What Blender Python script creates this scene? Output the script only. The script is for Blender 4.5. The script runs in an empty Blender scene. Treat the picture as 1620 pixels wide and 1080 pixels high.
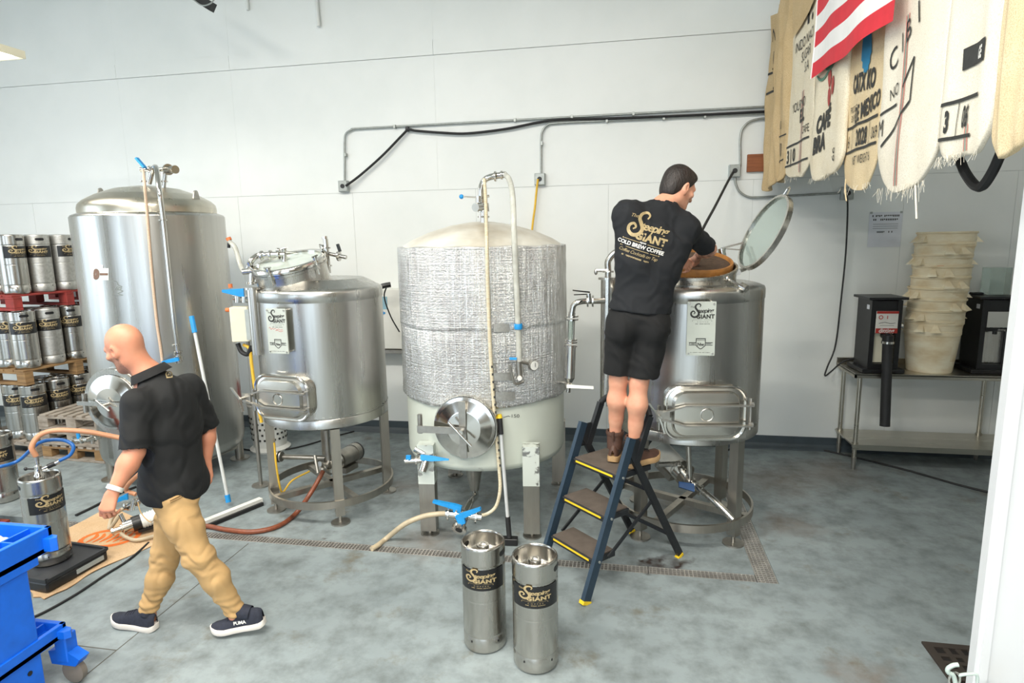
import bpy, bmesh, math, random
import numpy as np
from mathutils import Vector, Matrix, Euler
from mathutils.bvhtree import BVHTree

# ------------------------------------------------------------------ camera, sky, big lights, exposure
scn = bpy.context.scene
col = scn.collection
PI = math.pi
FPX = 966.0
CAMZ = 2.2
_fw = Vector((-0.18252813, 0.96919314, -0.16537274))
_rt = Vector((0.98311427, 0.1821412, -0.01763291))
_dn = Vector((0.01303149, -0.1657988, -0.98607349))
cam_d = bpy.data.cameras.new('camera'); cam = bpy.data.objects.new('camera', cam_d); col.objects.link(cam)
cam_d.sensor_width = 36.0; cam_d.lens = FPX / 1620.0 * 36.0; cam_d.clip_start = 0.05; cam_d.clip_end = 200
cam.matrix_world = Matrix(((_rt.x, -_dn.x, -_fw.x, 0), (_rt.y, -_dn.y, -_fw.y, 0), (_rt.z, -_dn.z, -_fw.z, CAMZ), (0, 0, 0, 1)))
scn.camera = cam
scn.view_settings.view_transform = 'Standard'; scn.view_settings.look = 'None'
scn.view_settings.gamma = 1.0; scn.view_settings.use_curve_mapping = False
scn.view_settings.exposure = 0.0
scn.cycles.use_denoising = True
scn.cycles.max_bounces = 8
world = bpy.data.worlds.new('sky'); scn.world = world; world.use_nodes = True
_bg = world.node_tree.nodes['Background']; _bg.inputs[0].default_value = (0.72, 0.86, 1.0, 1); _bg.inputs[1].default_value = 3.6
LAMP_W = 138.0      # one ceiling fluorescent fitting
LAMP_COL = (1.0, 0.955, 0.87)

# ------------------------------------------------------------------ helpers
def at(px, py, Y):
    """world point seen at pixel (px, py) of the 1620 x 1080 frame, at room depth Y"""
    d = _fw * FPX + _rt * (px - 810) + _dn * (py - 540)
    return Vector((0, 0, CAMZ)) + d * (Y / d.y)
def atz(px, py, z=0.0):
    d = _fw * FPX + _rt * (px - 810) + _dn * (py - 540)
    return Vector((0, 0, CAMZ)) + d * ((z - CAMZ) / d.z)
def atx(px, py, X):
    d = _fw * FPX + _rt * (px - 810) + _dn * (py - 540)
    return Vector((0, 0, CAMZ)) + d * (X / d.x)

def frame_of(axis):
    a = Vector(axis).normalized()
    h = Vector((0, 0, 1)) if abs(a.z) < 0.95 else Vector((1, 0, 0))
    u = h.cross(a).normalized(); v = a.cross(u)
    return a, u, v

class MB:
    """collects shapes that become ONE mesh"""
    def __init__(s): s.v = []; s.f = []
    def add(s, vs, fs):
        o = len(s.v); s.v.extend([tuple(p) for p in vs]); s.f.extend([tuple(i + o for i in f) for f in fs]); return s
    def box(s, c, d, rz=0, M=None, bev=0):
        x, y, z = d[0]/2, d[1]/2, d[2]/2
        vs = []
        if bev <= 0:
            pts = [(-x,-y,-z),(x,-y,-z),(x,y,-z),(-x,y,-z),(-x,-y,z),(x,-y,z),(x,y,z),(-x,y,z)]
            fs = [(0,3,2,1),(4,5,6,7),(0,1,5,4),(1,2,6,5),(2,3,7,6),(3,0,4,7)]
        else:
            b = min(bev, x*.9, y*.9, z*.9)
            ring = lambda q, zz: [(-x+q,-y,zz),(x-q,-y,zz),(x,-y+q,zz),(x,y-q,zz),(x-q,y,zz),(-x+q,y,zz),(-x,y-q,zz),(-x,-y+q,zz)]
            inr = lambda zz: [(-x+b,-y+b*.5,zz),(x-b,-y+b*.5,zz),(x-b*.5,-y+b,zz),(x-b*.5,y-b,zz),(x-b,y-b*.5,zz),(-x+b,y-b*.5,zz),(-x+b*.5,y-b,zz),(-x+b*.5,-y+b,zz)]
            pts = inr(-z) + ring(b, -z+b*.6) + ring(b, z-b*.6) + inr(z)
            fs = [tuple(range(7,-1,-1)), tuple(range(24,32))]
            for k in range(3):
                for i in range(8):
                    j = (i+1) % 8; fs.append((k*8+i, k*8+j, k*8+8+j, k*8+8+i))
        R = M if M is not None else Matrix.Rotation(rz, 3, 'Z')
        s.add([Vector(c) + R @ Vector(p) for p in pts], fs); return s
    def bar(s, p0, p1, w, h, up=(0, 0, 1)):
        p0, p1 = Vector(p0), Vector(p1); a = (p1-p0).normalized(); u = Vector(up)
        sd = a.cross(u)
        if sd.length < 1e-4: sd = a.cross(Vector((1, 0, 0)))
        sd.normalize(); u = sd.cross(a).normalized()
        vs = [p + sd*(i*w/2) + u*(j*h/2) for p in (p0, p1) for i, j in ((-1,-1),(1,-1),(1,1),(-1,1))]
        s.add(vs, [(3,2,1,0),(4,5,6,7),(0,1,5,4),(1,2,6,5),(2,3,7,6),(3,0,4,7)]); return s
    def cyl(s, p0, p1, r0, r1=None, n=20, cap=True):
        r1 = r0 if r1 is None else r1
        p0, p1 = Vector(p0), Vector(p1); a, u, v = frame_of(p1-p0)
        vs = [p0 + (u*math.cos(2*PI*i/n) + v*math.sin(2*PI*i/n))*r0 for i in range(n)] + [p1 + (u*math.cos(2*PI*i/n) + v*math.sin(2*PI*i/n))*r1 for i in range(n)]
        fs = [(i, (i+1)%n, n+(i+1)%n, n+i) for i in range(n)]
        if cap: fs += [tuple(range(n-1,-1,-1)), tuple(range(n, 2*n))]
        s.add(vs, fs); return s
    def lathe(s, prof, c=(0,0,0), n=32, axis=(0,0,1), a0=0, a1=2*PI):
        """prof: (radius, height) pairs from bottom to top outside"""
        a, u, v = frame_of(axis)
        if tuple(axis) == (0,0,1): u, v = Vector((1,0,0)), Vector((0,1,0))
        pp = [prof[0]]
        for p, q in zip(prof, prof[1:]):            # support loops keep long flanks flat-shaded
            L = math.hypot(q[0]-p[0], q[1]-p[1])
            if L > .07: pp += [(p[0]+(q[0]-p[0])*t, p[1]+(q[1]-p[1])*t) for t in (.005/L, 1-.005/L)]
            pp.append(q)
        prof = pp
        c = Vector(c); full = abs(a1-a0-2*PI) < 1e-6; m = n if full else n+1
        vs = []
        for (r, h) in prof:
            for i in range(m):
                t = a0 + (a1-a0)*i/n
                vs.append(c + a*h + (u*math.cos(t) + v*math.sin(t))*max(r, 1e-5))
        fs = []
        for k in range(len(prof)-1):
            for i in range(n):
                j = (i+1) % m
                fs.append((k*m+i, k*m+j, (k+1)*m+j, (k+1)*m+i))
        s.add(vs, fs); return s
    def tube(s, pts, r, n=10, cap=True, closed=False, rr=None):
        P = [Vector(p) for p in pts]; N = len(P); vs = []; prev = None
        for i, p in enumerate(P):
            if closed: t = P[(i+1)%N] - P[i-1]
            else: t = P[min(i+1, N-1)] - P[max(i-1, 0)]
            t.normalize()
            if prev is None: _, u, v = frame_of(t)
            else:
                u = prev - t*prev.dot(t)
                if u.length < 1e-6: _, u, v = frame_of(t)
                u.normalize(); v = t.cross(u)
            prev = u
            q = r if rr is None else rr[i]
            vs += [p + (u*math.cos(2*PI*k/n) + v*math.sin(2*PI*k/n))*q for k in range(n)]
        fs = []
        for i in range(N if closed else N-1):
            a, b = i*n, ((i+1)%N)*n
            for k in range(n): fs.append((a+k, a+(k+1)%n, b+(k+1)%n, b+k))
        if cap and not closed: fs += [tuple(range(n-1,-1,-1)), tuple((N-1)*n+k for k in range(n))]
        s.add(vs, fs); return s
    def ball(s, c, r, n=16, m=10, M=None):
        r = (r, r, r) if not hasattr(r, '__len__') else r
        vs = []; fs = []
        for j in range(m+1):
            ph = PI*j/m
            for i in range(n):
                th = 2*PI*i/n
                p = Vector((r[0]*max(math.sin(ph),1e-4)*math.cos(th), r[1]*max(math.sin(ph),1e-4)*math.sin(th), -r[2]*math.cos(ph)))
                if M is not None: p = M @ p
                vs.append(Vector(c)+p)
        for j in range(m):
            for i in range(n): fs.append((j*n+i, j*n+(i+1)%n, (j+1)*n+(i+1)%n, (j+1)*n+i))
        s.add(vs, fs); return s
    def prism(s, poly, o, u, v, t):
        """polygon of (a, b) in plane o + a*u + b*v, thickness t along u x v"""
        o, u, v = Vector(o), Vector(u), Vector(v); w = u.cross(v).normalized()*t; n = len(poly)
        vs = [o+u*a+v*b for a, b in poly] + [o+u*a+v*b+w for a, b in poly]
        s.add(vs, [tuple(range(n-1,-1,-1)), tuple(range(n, 2*n))] + [(i, (i+1)%n, n+(i+1)%n, n+i) for i in range(n)]); return s
    def grid(s, fn, nu, nv, closed_u=False):
        vs = [fn(i/nu, j/nv) for j in range(nv+1) for i in range(nu if closed_u else nu+1)]
        m = nu if closed_u else nu+1
        fs = [(j*m+i, j*m+(i+1)%m, (j+1)*m+(i+1)%m, (j+1)*m+i) for j in range(nv) for i in range(nu)]
        s.add(vs, fs); return s
    def mesh(s, name, mat, smooth=40):
        me = bpy.data.meshes.new(name); me.from_pydata([tuple(p) for p in s.v], [], s.f); me.update()
        if mat is not None: me.materials.append(mat)
        if smooth:
            me.polygons.foreach_set('use_smooth', [True]*len(me.polygons))
            me.set_sharp_from_angle(angle=math.radians(smooth))
        return me
    def build(s, name, mat, parent=None, smooth=40, loc=None, label=None):
        o = bpy.data.objects.new(name, s.mesh(name, mat, smooth)); col.objects.link(o)
        if parent is not None: o.parent = parent
        if loc is not None: o.location = loc
        if label: o['label'] = label
        return o

def tag(o, label=None, cat=None, group=None, kind=None):
    if label: o['label'] = label
    if cat: o['category'] = cat
    if group: o['group'] = group
    if kind: o['kind'] = kind
    return o
def thing(name, label, cat, loc=(0,0,0), rz=0, group=None):
    o = bpy.data.objects.new(name, None); col.objects.link(o); o.empty_display_size = 0.05
    o.location = loc; o.rotation_euler = (0, 0, rz)
    return tag(o, label, cat, group)
def copy_tree(o, parent=None):
    c = o.copy(); col.objects.link(c); c.parent = parent
    for ch in o.children: copy_tree(ch, c)
    return c
def spline(pts, n=8, closed=False):
    """Catmull-Rom through the points"""
    P = [Vector(p) for p in pts]; out = []; N = len(P)
    for i in range(N if closed else N-1):
        p1, p2 = P[i], P[(i+1)%N]
        p0 = P[i-1] if (closed or i > 0) else p1*2-p2
        p3 = P[(i+2)%N] if (closed or i < N-2) else p2*2-p1
        for k in range(n):
            t = k/n
            out.append(0.5*((2*p1) + (p2-p0)*t + (2*p0-5*p1+4*p2-p3)*t*t + (3*p1-p0-3*p2+p3)*t*t*t))
    if not closed: out.append(P[-1])
    return out

# ------------------------------------------------------------------ materials (all procedural)
def _nt(name):
    m = bpy.data.materials.new(name); m.use_nodes = True; nt = m.node_tree
    return m, nt, nt.nodes['Principled BSDF']
def N(nt, typ, **kw):
    n = nt.nodes.new(typ)
    for k, v in kw.items():
        if k.startswith('i_'): n.inputs[k[2:].replace('_', ' ')].default_value = v
        elif k.startswith('x'): n.inputs[int(k[1:])].default_value = v
        else: setattr(n, k, v)
    return n
def coords(nt, scale=(1,1,1)):
    tc = N(nt, 'ShaderNodeTexCoord'); mp = N(nt, 'ShaderNodeMapping'); mp.inputs['Scale'].default_value = scale
    nt.links.new(tc.outputs['Object'], mp.inputs[0]); return mp.outputs[0]
def srgb(*c):
    f = lambda x: x/12.92 if x <= 0.04045 else ((x+0.055)/1.055)**2.4
    return tuple(f(x/255.0) for x in c) + (1.0,)
def mixc(nt, fac, a, b):
    m = N(nt, 'ShaderNodeMix', data_type='RGBA')
    if hasattr(fac, 'is_linked') or hasattr(fac, 'links'): nt.links.new(fac, m.inputs[0])
    else: m.inputs[0].default_value = fac
    for k, q in ((6, a), (7, b)):
        if hasattr(q, 'links'): nt.links.new(q, m.inputs[k])
        else: m.inputs[k].default_value = q
    return m.outputs[2]
def ramp(nt, src, lo, hi):
    r = N(nt, 'ShaderNodeMapRange'); r.inputs[1].default_value = lo; r.inputs[2].default_value = hi
    nt.links.new(src, r.inputs[0]); return r.outputs[0]
def noise(nt, vec, scale=5, detail=4, rough=0.55):
    n = N(nt, 'ShaderNodeTexNoise'); n.inputs['Scale'].default_value = scale; n.inputs['Detail'].default_value = detail; n.inputs['Roughness'].default_value = rough
    nt.links.new(vec, n.inputs['Vector']); return n.outputs[0]
def bumpn(nt, b, h, strength=0.2, dist=0.01):
    n = N(nt, 'ShaderNodeBump'); n.inputs['Strength'].default_value = strength; n.inputs['Distance'].default_value = dist
    nt.links.new(h, n.inputs['Height']); nt.links.new(n.outputs[0], b.inputs['Normal'])
def M(name, c, rough=0.5, metal=0.0, var=0.12, vs=6.0, stretch=(1,1,1), bump=0.0, bs=60.0, bd=0.003, rvar=0.0, c2=None, **kw):
    m, nt, b = _nt(name); v = coords(nt, stretch)
    n = noise(nt, v, vs)
    c2 = c2 or tuple(x*(1-var*2) for x in c[:3]) + (1,)
    nt.links.new(mixc(nt, ramp(nt, n, 0.35, 0.75), c, c2), b.inputs['Base Color'])
    b.inputs['Metallic'].default_value = metal; b.inputs['Roughness'].default_value = rough
    if rvar:
        r = N(nt, 'ShaderNodeMapRange'); r.inputs[1].default_value = .3; r.inputs[2].default_value = .7; r.inputs[3].default_value = rough-rvar; r.inputs[4].default_value = rough+rvar
        nt.links.new(n, r.inputs[0]); nt.links.new(r.outputs[0], b.inputs['Roughness'])
    if bump: bumpn(nt, b, noise(nt, v, bs, 3), bump, bd)
    for k, q in kw.items(): b.inputs[k.replace('_', ' ')].default_value = q
    return m

steel = M('brushed_steel', (.58,.56,.52,1), .27, 1, .08, 30, (1,1,.03), bump=.10, bs=70, bd=.002, rvar=.05)
steel_tank = M('tank_steel', (.52,.51,.48,1), .30, 1, .07, 14, (1,1,.05), bump=.16, bs=40, bd=.003, rvar=.06)
steel_pol = M('polished_steel', (.66,.64,.60,1), .14, 1, .05, 5, bump=.03, bs=12)
steel_dull = M('dull_steel', (.46,.44,.40,1), .42, 1, .16, 9, bump=.1, bs=40, rvar=.08)
steel_keg = M('keg_steel', (.52,.50,.46,1), .24, 1, .08, 22, (1,1,.08), bump=.10, bs=60, bd=.002, rvar=.06)
steel_keg2 = M('keg_matte_steel', (.56,.55,.52,1), .48, 1, .12, 40, bump=.15, bs=120, bd=.002, rvar=.08)
steel_leg = M('leg_steel', (.46,.43,.38,1), .38, 1, .15, 9, (1,1,.2), bump=.1, bs=40, rvar=.08)
table_steel = M('table_steel', (.55,.52,.45,1), .30, 1, .03, 12, (.1,1,1), rvar=.04)
black_plastic = M('black_plastic', (.012,.012,.013,1), .38, 0, .2, 20, bump=.05, bs=200)
black_rubber = M('black_rubber', (.015,.015,.016,1), .6, 0, .2, 15)
label_black = M('label_black', (.010,.010,.011,1), .35, 0, .2, 9)
gold_ink = M('gold_ink', srgb(178,158,116), .55, 0, .15, 60)
white_ink = M('white_ink', srgb(228,226,220), .6, 0, .05, 60)
silver_ink = M('silver_ink', srgb(198,196,188), .5, 0, .08, 60)
dark_ink = M('dark_ink', srgb(52,52,50), .7, 0, .15, 60)
red_ink = M('red_ink', srgb(196,92,84), .7, 0, .1, 60)
blue_grip = M('blue_grip', srgb(32,146,216), .42, 0, .1, 30, bump=.05)
blue_cart = M('blue_cart_plastic', srgb(12,104,222), .42, 0, .10, 12, bump=.12, bs=180, bd=.001)
blue_hose = M('blue_tube', srgb(24,92,164), .35, 0, .1, 12)
white_plastic = M('white_plastic', srgb(226,226,220), .45, 0, .04, 8)
cream_plastic = M('cream_plastic', srgb(226,220,196), .5, 0, .05, 8)
grey_box = M('grey_box', srgb(176,182,180), .5, .2, .06, 20)
grey_pipe = M('galvanised_pipe', srgb(168,172,168), .4, .65, .12, 30)
hose_brown = M('brown_hose', srgb(134,72,46), .4, 0, .18, 30, bump=.3, bs=80)
hose_tan = M('tan_hose', srgb(190,174,146), .38, 0, .12, 14)
hose_orange = M('copper_tone_hose', srgb(198,140,104), .38, 0, .1, 14)
yellow_cord = M('yellow_cord', srgb(236,190,60), .5, 0, .06, 20)
red_paint = M('red_paint', srgb(170,44,34), .5, 0, .15, 12)
orange_cap = M('orange_cap', srgb(230,120,62), .5, 0, .1, 20)
paper = M('paper', srgb(214,216,222), .8, 0, .03, 10)
skin1 = M('skin_fair', srgb(204,142,112), .50, 0, .06, 8, c2=srgb(192,122,94), bump=.06, bs=160, bd=.001)
skin2 = M('skin_pale', srgb(212,158,130), .50, 0, .05, 10, c2=srgb(198,136,110), bump=.06, bs=160, bd=.001)
for _s in (skin1, skin2):
    _b = _s.node_tree.nodes['Principled BSDF']; _b.inputs['Subsurface Weight'].default_value = .08; _b.inputs['Subsurface Radius'].default_value = (.01,.004,.002)
hair_dark = M('dark_hair', srgb(40,31,27), .5, 0, .35, 30, (1,1,.35), bump=1.0, bs=110, bd=.006)
cloth_black = M('black_cotton', srgb(15,16,17), .82, 0, .12, 9, bump=.25, bs=260, bd=.001)
cloth_black2 = M('black_twill', srgb(11,11,12), .85, 0, .12, 9, bump=.25, bs=320, bd=.001)
cloth_navy = M('washed_black_jersey', srgb(17,20,25), .85, 0, .12, 9, bump=.25, bs=260, bd=.001)
chino = M('khaki_chino', srgb(188,152,102), .8, 0, .08, 5, bump=.3, bs=280, bd=.001)
boot_leather = M('brown_boot_leather', srgb(84,58,46), .6, 0, .22, 22, bump=.3, bs=70, bd=.003)
boot_sole = M('tan_sole', srgb(176,142,100), .7, 0, .15, 22)
shoe_knit = M('navy_knit', srgb(38,42,56), .8, 0, .2, 60, bump=.4, bs=240, bd=.002)
shoe_sole = M('white_sole', srgb(222,216,208), .6, 0, .06, 10)
wood_pallet = M('pallet_wood', srgb(150,118,78), .8, 0, .2, 5, (1,1,6), bump=.4, bs=18, c2=srgb(108,82,54))
wood_grey = M('weathered_pallet_wood', srgb(160,150,138), .85, 0, .2, 5, (2,2,6), bump=.4, bs=18, c2=srgb(112,100,86))
wood_red = M('red_pallet_paint', srgb(150,52,46), .7, 0, .2, 8, bump=.35, bs=24, c2=srgb(108,40,34))
wood_board = M('stained_board', srgb(156,92,52), .6, 0, .2, 4, (1,6,8), bump=.2, bs=20, c2=srgb(120,66,36))
ladder_blue = M('dark_blue_enamel', srgb(40,58,74), .42, .1, .12, 14)
ladder_black = M('ladder_black', (.012,.014,.017,1), .5, 0, .2, 12)
ladder_tread = M('rubber_tread', srgb(92,82,74), .8, 0, .15, 12, bump=.4, bs=150)
yellow_plastic = M('yellow_plastic', srgb(236,200,40), .5, 0, .08, 12)
# --- special surfaces
def wall_mat(name, c, c2):
    m, nt, b = _nt(name); v = coords(nt)
    n = noise(nt, v, 1.3, 5); f = noise(nt, v, 34, 3)
    c1 = mixc(nt, ramp(nt, n, .4, .75), c, c2)
    sp = ramp(nt, noise(nt, v, 9, 6, .7), .70, .78)
    nt.links.new(mixc(nt, sp, c1, tuple(x*.93 for x in c2[:3])+(1,)), b.inputs['Base Color'])
    b.inputs['Roughness'].default_value = .42; bumpn(nt, b, f, .08, .004); return m
wall_white = wall_mat('white_wall_panel', srgb(232,234,231), srgb(224,227,224))
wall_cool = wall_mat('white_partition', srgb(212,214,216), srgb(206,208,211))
base_grey = M('dark_cove_base', srgb(62,72,78), .5, 0, .12, 6)
ceil_mat = M('ceiling_paint', srgb(222,222,216), .8, 0, .04, 2)
def floor_mat():
    m, nt, b = _nt('painted_concrete'); v = coords(nt); L = nt.links
    n1 = noise(nt, v, 1.1, 6); n2 = noise(nt, v, 5.5, 6, .65); n3 = noise(nt, v, 60, 3)
    c = mixc(nt, ramp(nt, n1, .35, .7), srgb(144,154,156), srgb(122,132,135))
    c = mixc(nt, ramp(nt, n2, .42, .8), c, srgb(92,98,97))
    n4 = noise(nt, v, 2.3, 7, .7)
    c = mixc(nt, ramp(nt, n4, .58, .74), c, srgb(100,94,78))           # brownish coffee film
    wv = N(nt, 'ShaderNodeVectorMath', operation='ADD'); dn = N(nt, 'ShaderNodeTexNoise'); dn.inputs['Scale'].default_value = 7; dn.inputs['Detail'].default_value = 5
    L.new(v, dn.inputs['Vector'])
    sc = N(nt, 'ShaderNodeVectorMath', operation='SCALE'); sc.inputs['Scale'].default_value = .55; L.new(dn.outputs[1], sc.inputs[0])
    L.new(v, wv.inputs[0]); L.new(sc.outputs[0], wv.inputs[1])
    def spot(c, x, y, r0, r1, colr, amt=1.0):
        d = N(nt, 'ShaderNodeVectorMath', operation='DISTANCE'); L.new(wv.outputs[0], d.inputs[0]); d.inputs[1].default_value = (x+.275, y+.275, .275)
        f = ramp(nt, d.outputs['Value'], r1, r0)
        q = N(nt, 'ShaderNodeMath', operation='MULTIPLY'); L.new(f, q.inputs[0]); q.inputs[1].default_value = amt
        return mixc(nt, q.outputs[0], c, colr)
    rust = srgb(104,82,64)
    for x, y, r in ((-1.42,4.05,.34),(-1.95,5.0,.30),(-.42,5.05,.28),(1.35,5.6,.55),(.45,4.95,.3),(1.9,5.9,.5),(1.25,4.7,.3),(-3.2,3.5,.16),(1.2,3.0,.22)):
        c = spot(c, x, y, .02, r, rust, .5)
    for x, y, r in ((.20,3.95,.13),(.36,3.99,.12),(.14,4.02,.07)):
        c = spot(c, x, y, .03, r, srgb(40,22,16), .95)                     # spilled wet coffee grounds
    c = spot(c, -2.12, 4.02, .0, .05, srgb(60,42,34), .9)
    L.new(c, b.inputs['Base Color'])
    r = N(nt, 'ShaderNodeMapRange'); r.inputs[1].default_value = .3; r.inputs[2].default_value = .7; r.inputs[3].default_value = .34; r.inputs[4].default_value = .58
    L.new(n2, r.inputs[0]); L.new(r.outputs[0], b.inputs['Roughness']); bumpn(nt, b, n3, .12, .003); return m
floor_paint = floor_mat()
def foil_mat():
    m, nt, b = _nt('foil_insulation'); L = nt.links; tc = N(nt, 'ShaderNodeTexCoord')
    sep = N(nt, 'ShaderNodeSeparateXYZ'); L.new(tc.outputs['Object'], sep.inputs[0])
    ang = N(nt, 'ShaderNodeMath', operation='ARCTAN2'); L.new(sep.outputs[1], ang.inputs[0]); L.new(sep.outputs[0], ang.inputs[1])
    cb = N(nt, 'ShaderNodeCombineXYZ'); L.new(ang.outputs[0], cb.inputs[0]); L.new(sep.outputs[2], cb.inputs[1])
    def w(vec, sx, sy, scale, det):
        mp = N(nt, 'ShaderNodeMapping'); mp.inputs['Scale'].default_value = (sx, sy, 1); L.new(vec, mp.inputs[0]); return noise(nt, mp.outputs[0], scale, det, .6)
    vert = w(cb.outputs[0], 30, .7, 2.6, 4); fine = w(cb.outputs[0], 44, 60, 1.2, 3); hor = w(cb.outputs[0], .8, 60, 1.6, 2); big = w(cb.outputs[0], 2.6, 2.2, 1.0, 4)
    c = mixc(nt, ramp(nt, big, .35, .7), (.80,.80,.78,1), (.50,.49,.47,1)); c = mixc(nt, ramp(nt, vert, .5, .62), c, (.84,.84,.82,1))
    L.new(c, b.inputs['Base Color']); b.inputs['Metallic'].default_value = .92; b.inputs['Roughness'].default_value = .25
    s = N(nt, 'ShaderNodeMath', operation='MULTIPLY_ADD'); L.new(fine, s.inputs[0]); s.inputs[1].default_value = .55; L.new(vert, s.inputs[2])
    s2 = N(nt, 'ShaderNodeMath', operation='MULTIPLY_ADD'); L.new(hor, s2.inputs[0]); s2.inputs[1].default_value = .35; L.new(s.outputs[0], s2.inputs[2])
    bumpn(nt, b, s2.outputs[0], .95, .016); return m
foil = foil_mat()
def chipped(name, c, lo, hi, scale=3.0, under=(.42,.41,.38,1)):
    m, nt, b = _nt(name); v = coords(nt)
    n = noise(nt, v, scale, 7, .62); f = ramp(nt, n, lo, hi)
    g = noise(nt, v, 1.6, 3)
    nt.links.new(mixc(nt, f, mixc(nt, ramp(nt, g, .3, .8), c, tuple(x*.86 for x in c[:3])+(1,)), under), b.inputs['Base Color'])
    nt.links.new(f, b.inputs['Metallic']); b.inputs['Roughness'].default_value = .38; bumpn(nt, b, n, .08, .004); return m
pale_paint = chipped('pale_green_tank_paint', srgb(198,203,192), .66, .69)
leg_paint = chipped('flaking_leg_paint', srgb(200,206,198), .56, .58, 9)
dome_paint = M('dome_white_paint', srgb(214,212,202), .34, 0, .03, 2.2, c2=srgb(160,148,128))
def burlap(name, c, c2, yarn=900):
    m, nt, b = _nt(name); v = coords(nt); L = nt.links
    wv = N(nt, 'ShaderNodeTexWave', wave_type='BANDS', bands_direction='Z'); wv.inputs['Scale'].default_value = yarn*.25; wv.inputs['Distortion'].default_value = 1.5; L.new(v, wv.inputs['Vector'])
    w2 = N(nt, 'ShaderNodeTexWave', wave_type='BANDS', bands_direction='Y'); w2.inputs['Scale'].default_value = yarn*.25; w2.inputs['Distortion'].default_value = 1.5; L.new(v, w2.inputs['Vector'])
    a = N(nt, 'ShaderNodeMath', operation='ADD'); L.new(wv.outputs[1], a.inputs[0]); L.new(w2.outputs[1], a.inputs[1])
    n = noise(nt, v, 5, 5); cc = mixc(nt, ramp(nt, n, .3, .75), c, c2)
    wn = noise(nt, v, 240, 2, .7); L.new(mixc(nt, ramp(nt, wn, .38, .55), tuple(x*.82 for x in c2[:3])+(1,), cc), b.inputs['Base Color'])
    b.inputs['Roughness'].default_value = .9; bumpn(nt, b, a.outputs[0], .22, .002); return m
sack_pale = burlap('pale_jute', srgb(238,230,210), srgb(228,214,186))
sack_white = burlap('bleached_jute', srgb(240,234,220), srgb(232,222,202))
sack_tan = burlap('tan_jute', srgb(212,188,148), srgb(196,168,124))
sack_mid = burlap('honey_jute', srgb(230,212,178), srgb(218,194,152))
sack_floor = burlap('floor_jute', srgb(214,184,148), srgb(196,162,122))
bucket_mat = M('stained_white_bucket', srgb(244,234,208), .5, 0, .1, 4, (1,1,2.5), c2=srgb(212,186,140), bump=.05, bs=30)
flag_red = M('flag_red', srgb(214,44,58), .7, 0, .06, 14); flag_white = M('flag_white', srgb(238,236,234), .7, 0, .03, 14); flag_blue = M('flag_blue', srgb(44,58,104), .7, 0, .08, 14)
_g, _gn, _gb = _nt('clear_glass'); _gb.inputs['Base Color'].default_value = srgb(214,228,222); _gb.inputs['Roughness'].default_value = .05; _gb.inputs['Transmission Weight'].default_value = .9; _gb.inputs['IOR'].default_value = 1.35
_n = noise(_gn, coords(_gn), 12, 3); bumpn(_gn, _gb, _n, .03, .003)
glass = _g
_t, _tn, _tb = _nt('clear_tubing'); _tb.inputs['Base Color'].default_value = srgb(224,226,216); _tb.inputs['Roughness'].default_value = .2; _tb.inputs['Transmission Weight'].default_value = .45; _tb.inputs['IOR'].default_value = 1.3
_n = noise(_tn, coords(_tn), 20, 3); _tn.links.new(mixc(_tn, ramp(_tn, _n, .3, .7), srgb(228,228,220), srgb(206,206,196)), _tb.inputs['Base Color'])
clear_tube = _t
def emit(name, c, s):
    m, nt, b = _nt(name); n = noise(nt, coords(nt), 3, 2)
    nt.links.new(mixc(nt, n, c, tuple(x*.97 for x in c[:3])+(1,)), b.inputs['Emission Color']); b.inputs['Emission Strength'].default_value = s; b.inputs['Base Color'].default_value = c; return m
tube_glow = emit('fluorescent_glow', (1,.97,.9,1), 9.0)
grate_mat = M('grate_steel', (.55,.53,.5,1), .45, .7, .15, 12)
pit_mat = M('drain_pit', (.02,.018,.016,1), .8, 0, .2, 5)

# ------------------------------------------------------------------ the room
WY = 6.5           # inner face of the back wall
def struct(name, o): o['kind'] = 'structure'; return o
TX0, TX1, TY0, TY1 = -6.6, 0.985, 3.83, 3.925       # trench along the tanks
RX0, RX1, RY1 = 0.855, 0.985, 5.6                   # trench running back on the right
fb = MB()
def slab(x0, x1, y0, y1): fb.box(((x0+x1)/2, (y0+y1)/2, -.06), (x1-x0, y1-y0, .12))
slab(-10, 6, -9, TY0); slab(-10, TX0, TY0, WY); slab(TX0, RX0, TY1, WY); slab(RX1, 6, TY0, WY); slab(RX0, RX1, RY1, WY)
floor_o = struct('floor', fb.build('floor', floor_paint, smooth=0))
b = MB().box((TX0/2+TX1/2, (TY0+TY1)/2, -.10), (TX1-TX0, TY1-TY0, .04)); b.box(((RX0+RX1)/2, (TY1+RY1)/2, -.10), (RX1-RX0, RY1-TY1, .04))
b.build('drain_pit', pit_mat, floor_o, 0)
# saw-cut joints in the concrete, filled with dark sealant
for nm, c, d in (('saw_joint', (-2.74, 1.6, .0004), (.006, 4.4, .0016)), ('saw_joint', (-5.0, 2.587, .0004), (4.51, .006, .0016))):
    MB().box(c, d).build(nm, M('joint_sealant', srgb(92,90,84), .8), floor_o, 0)

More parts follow.
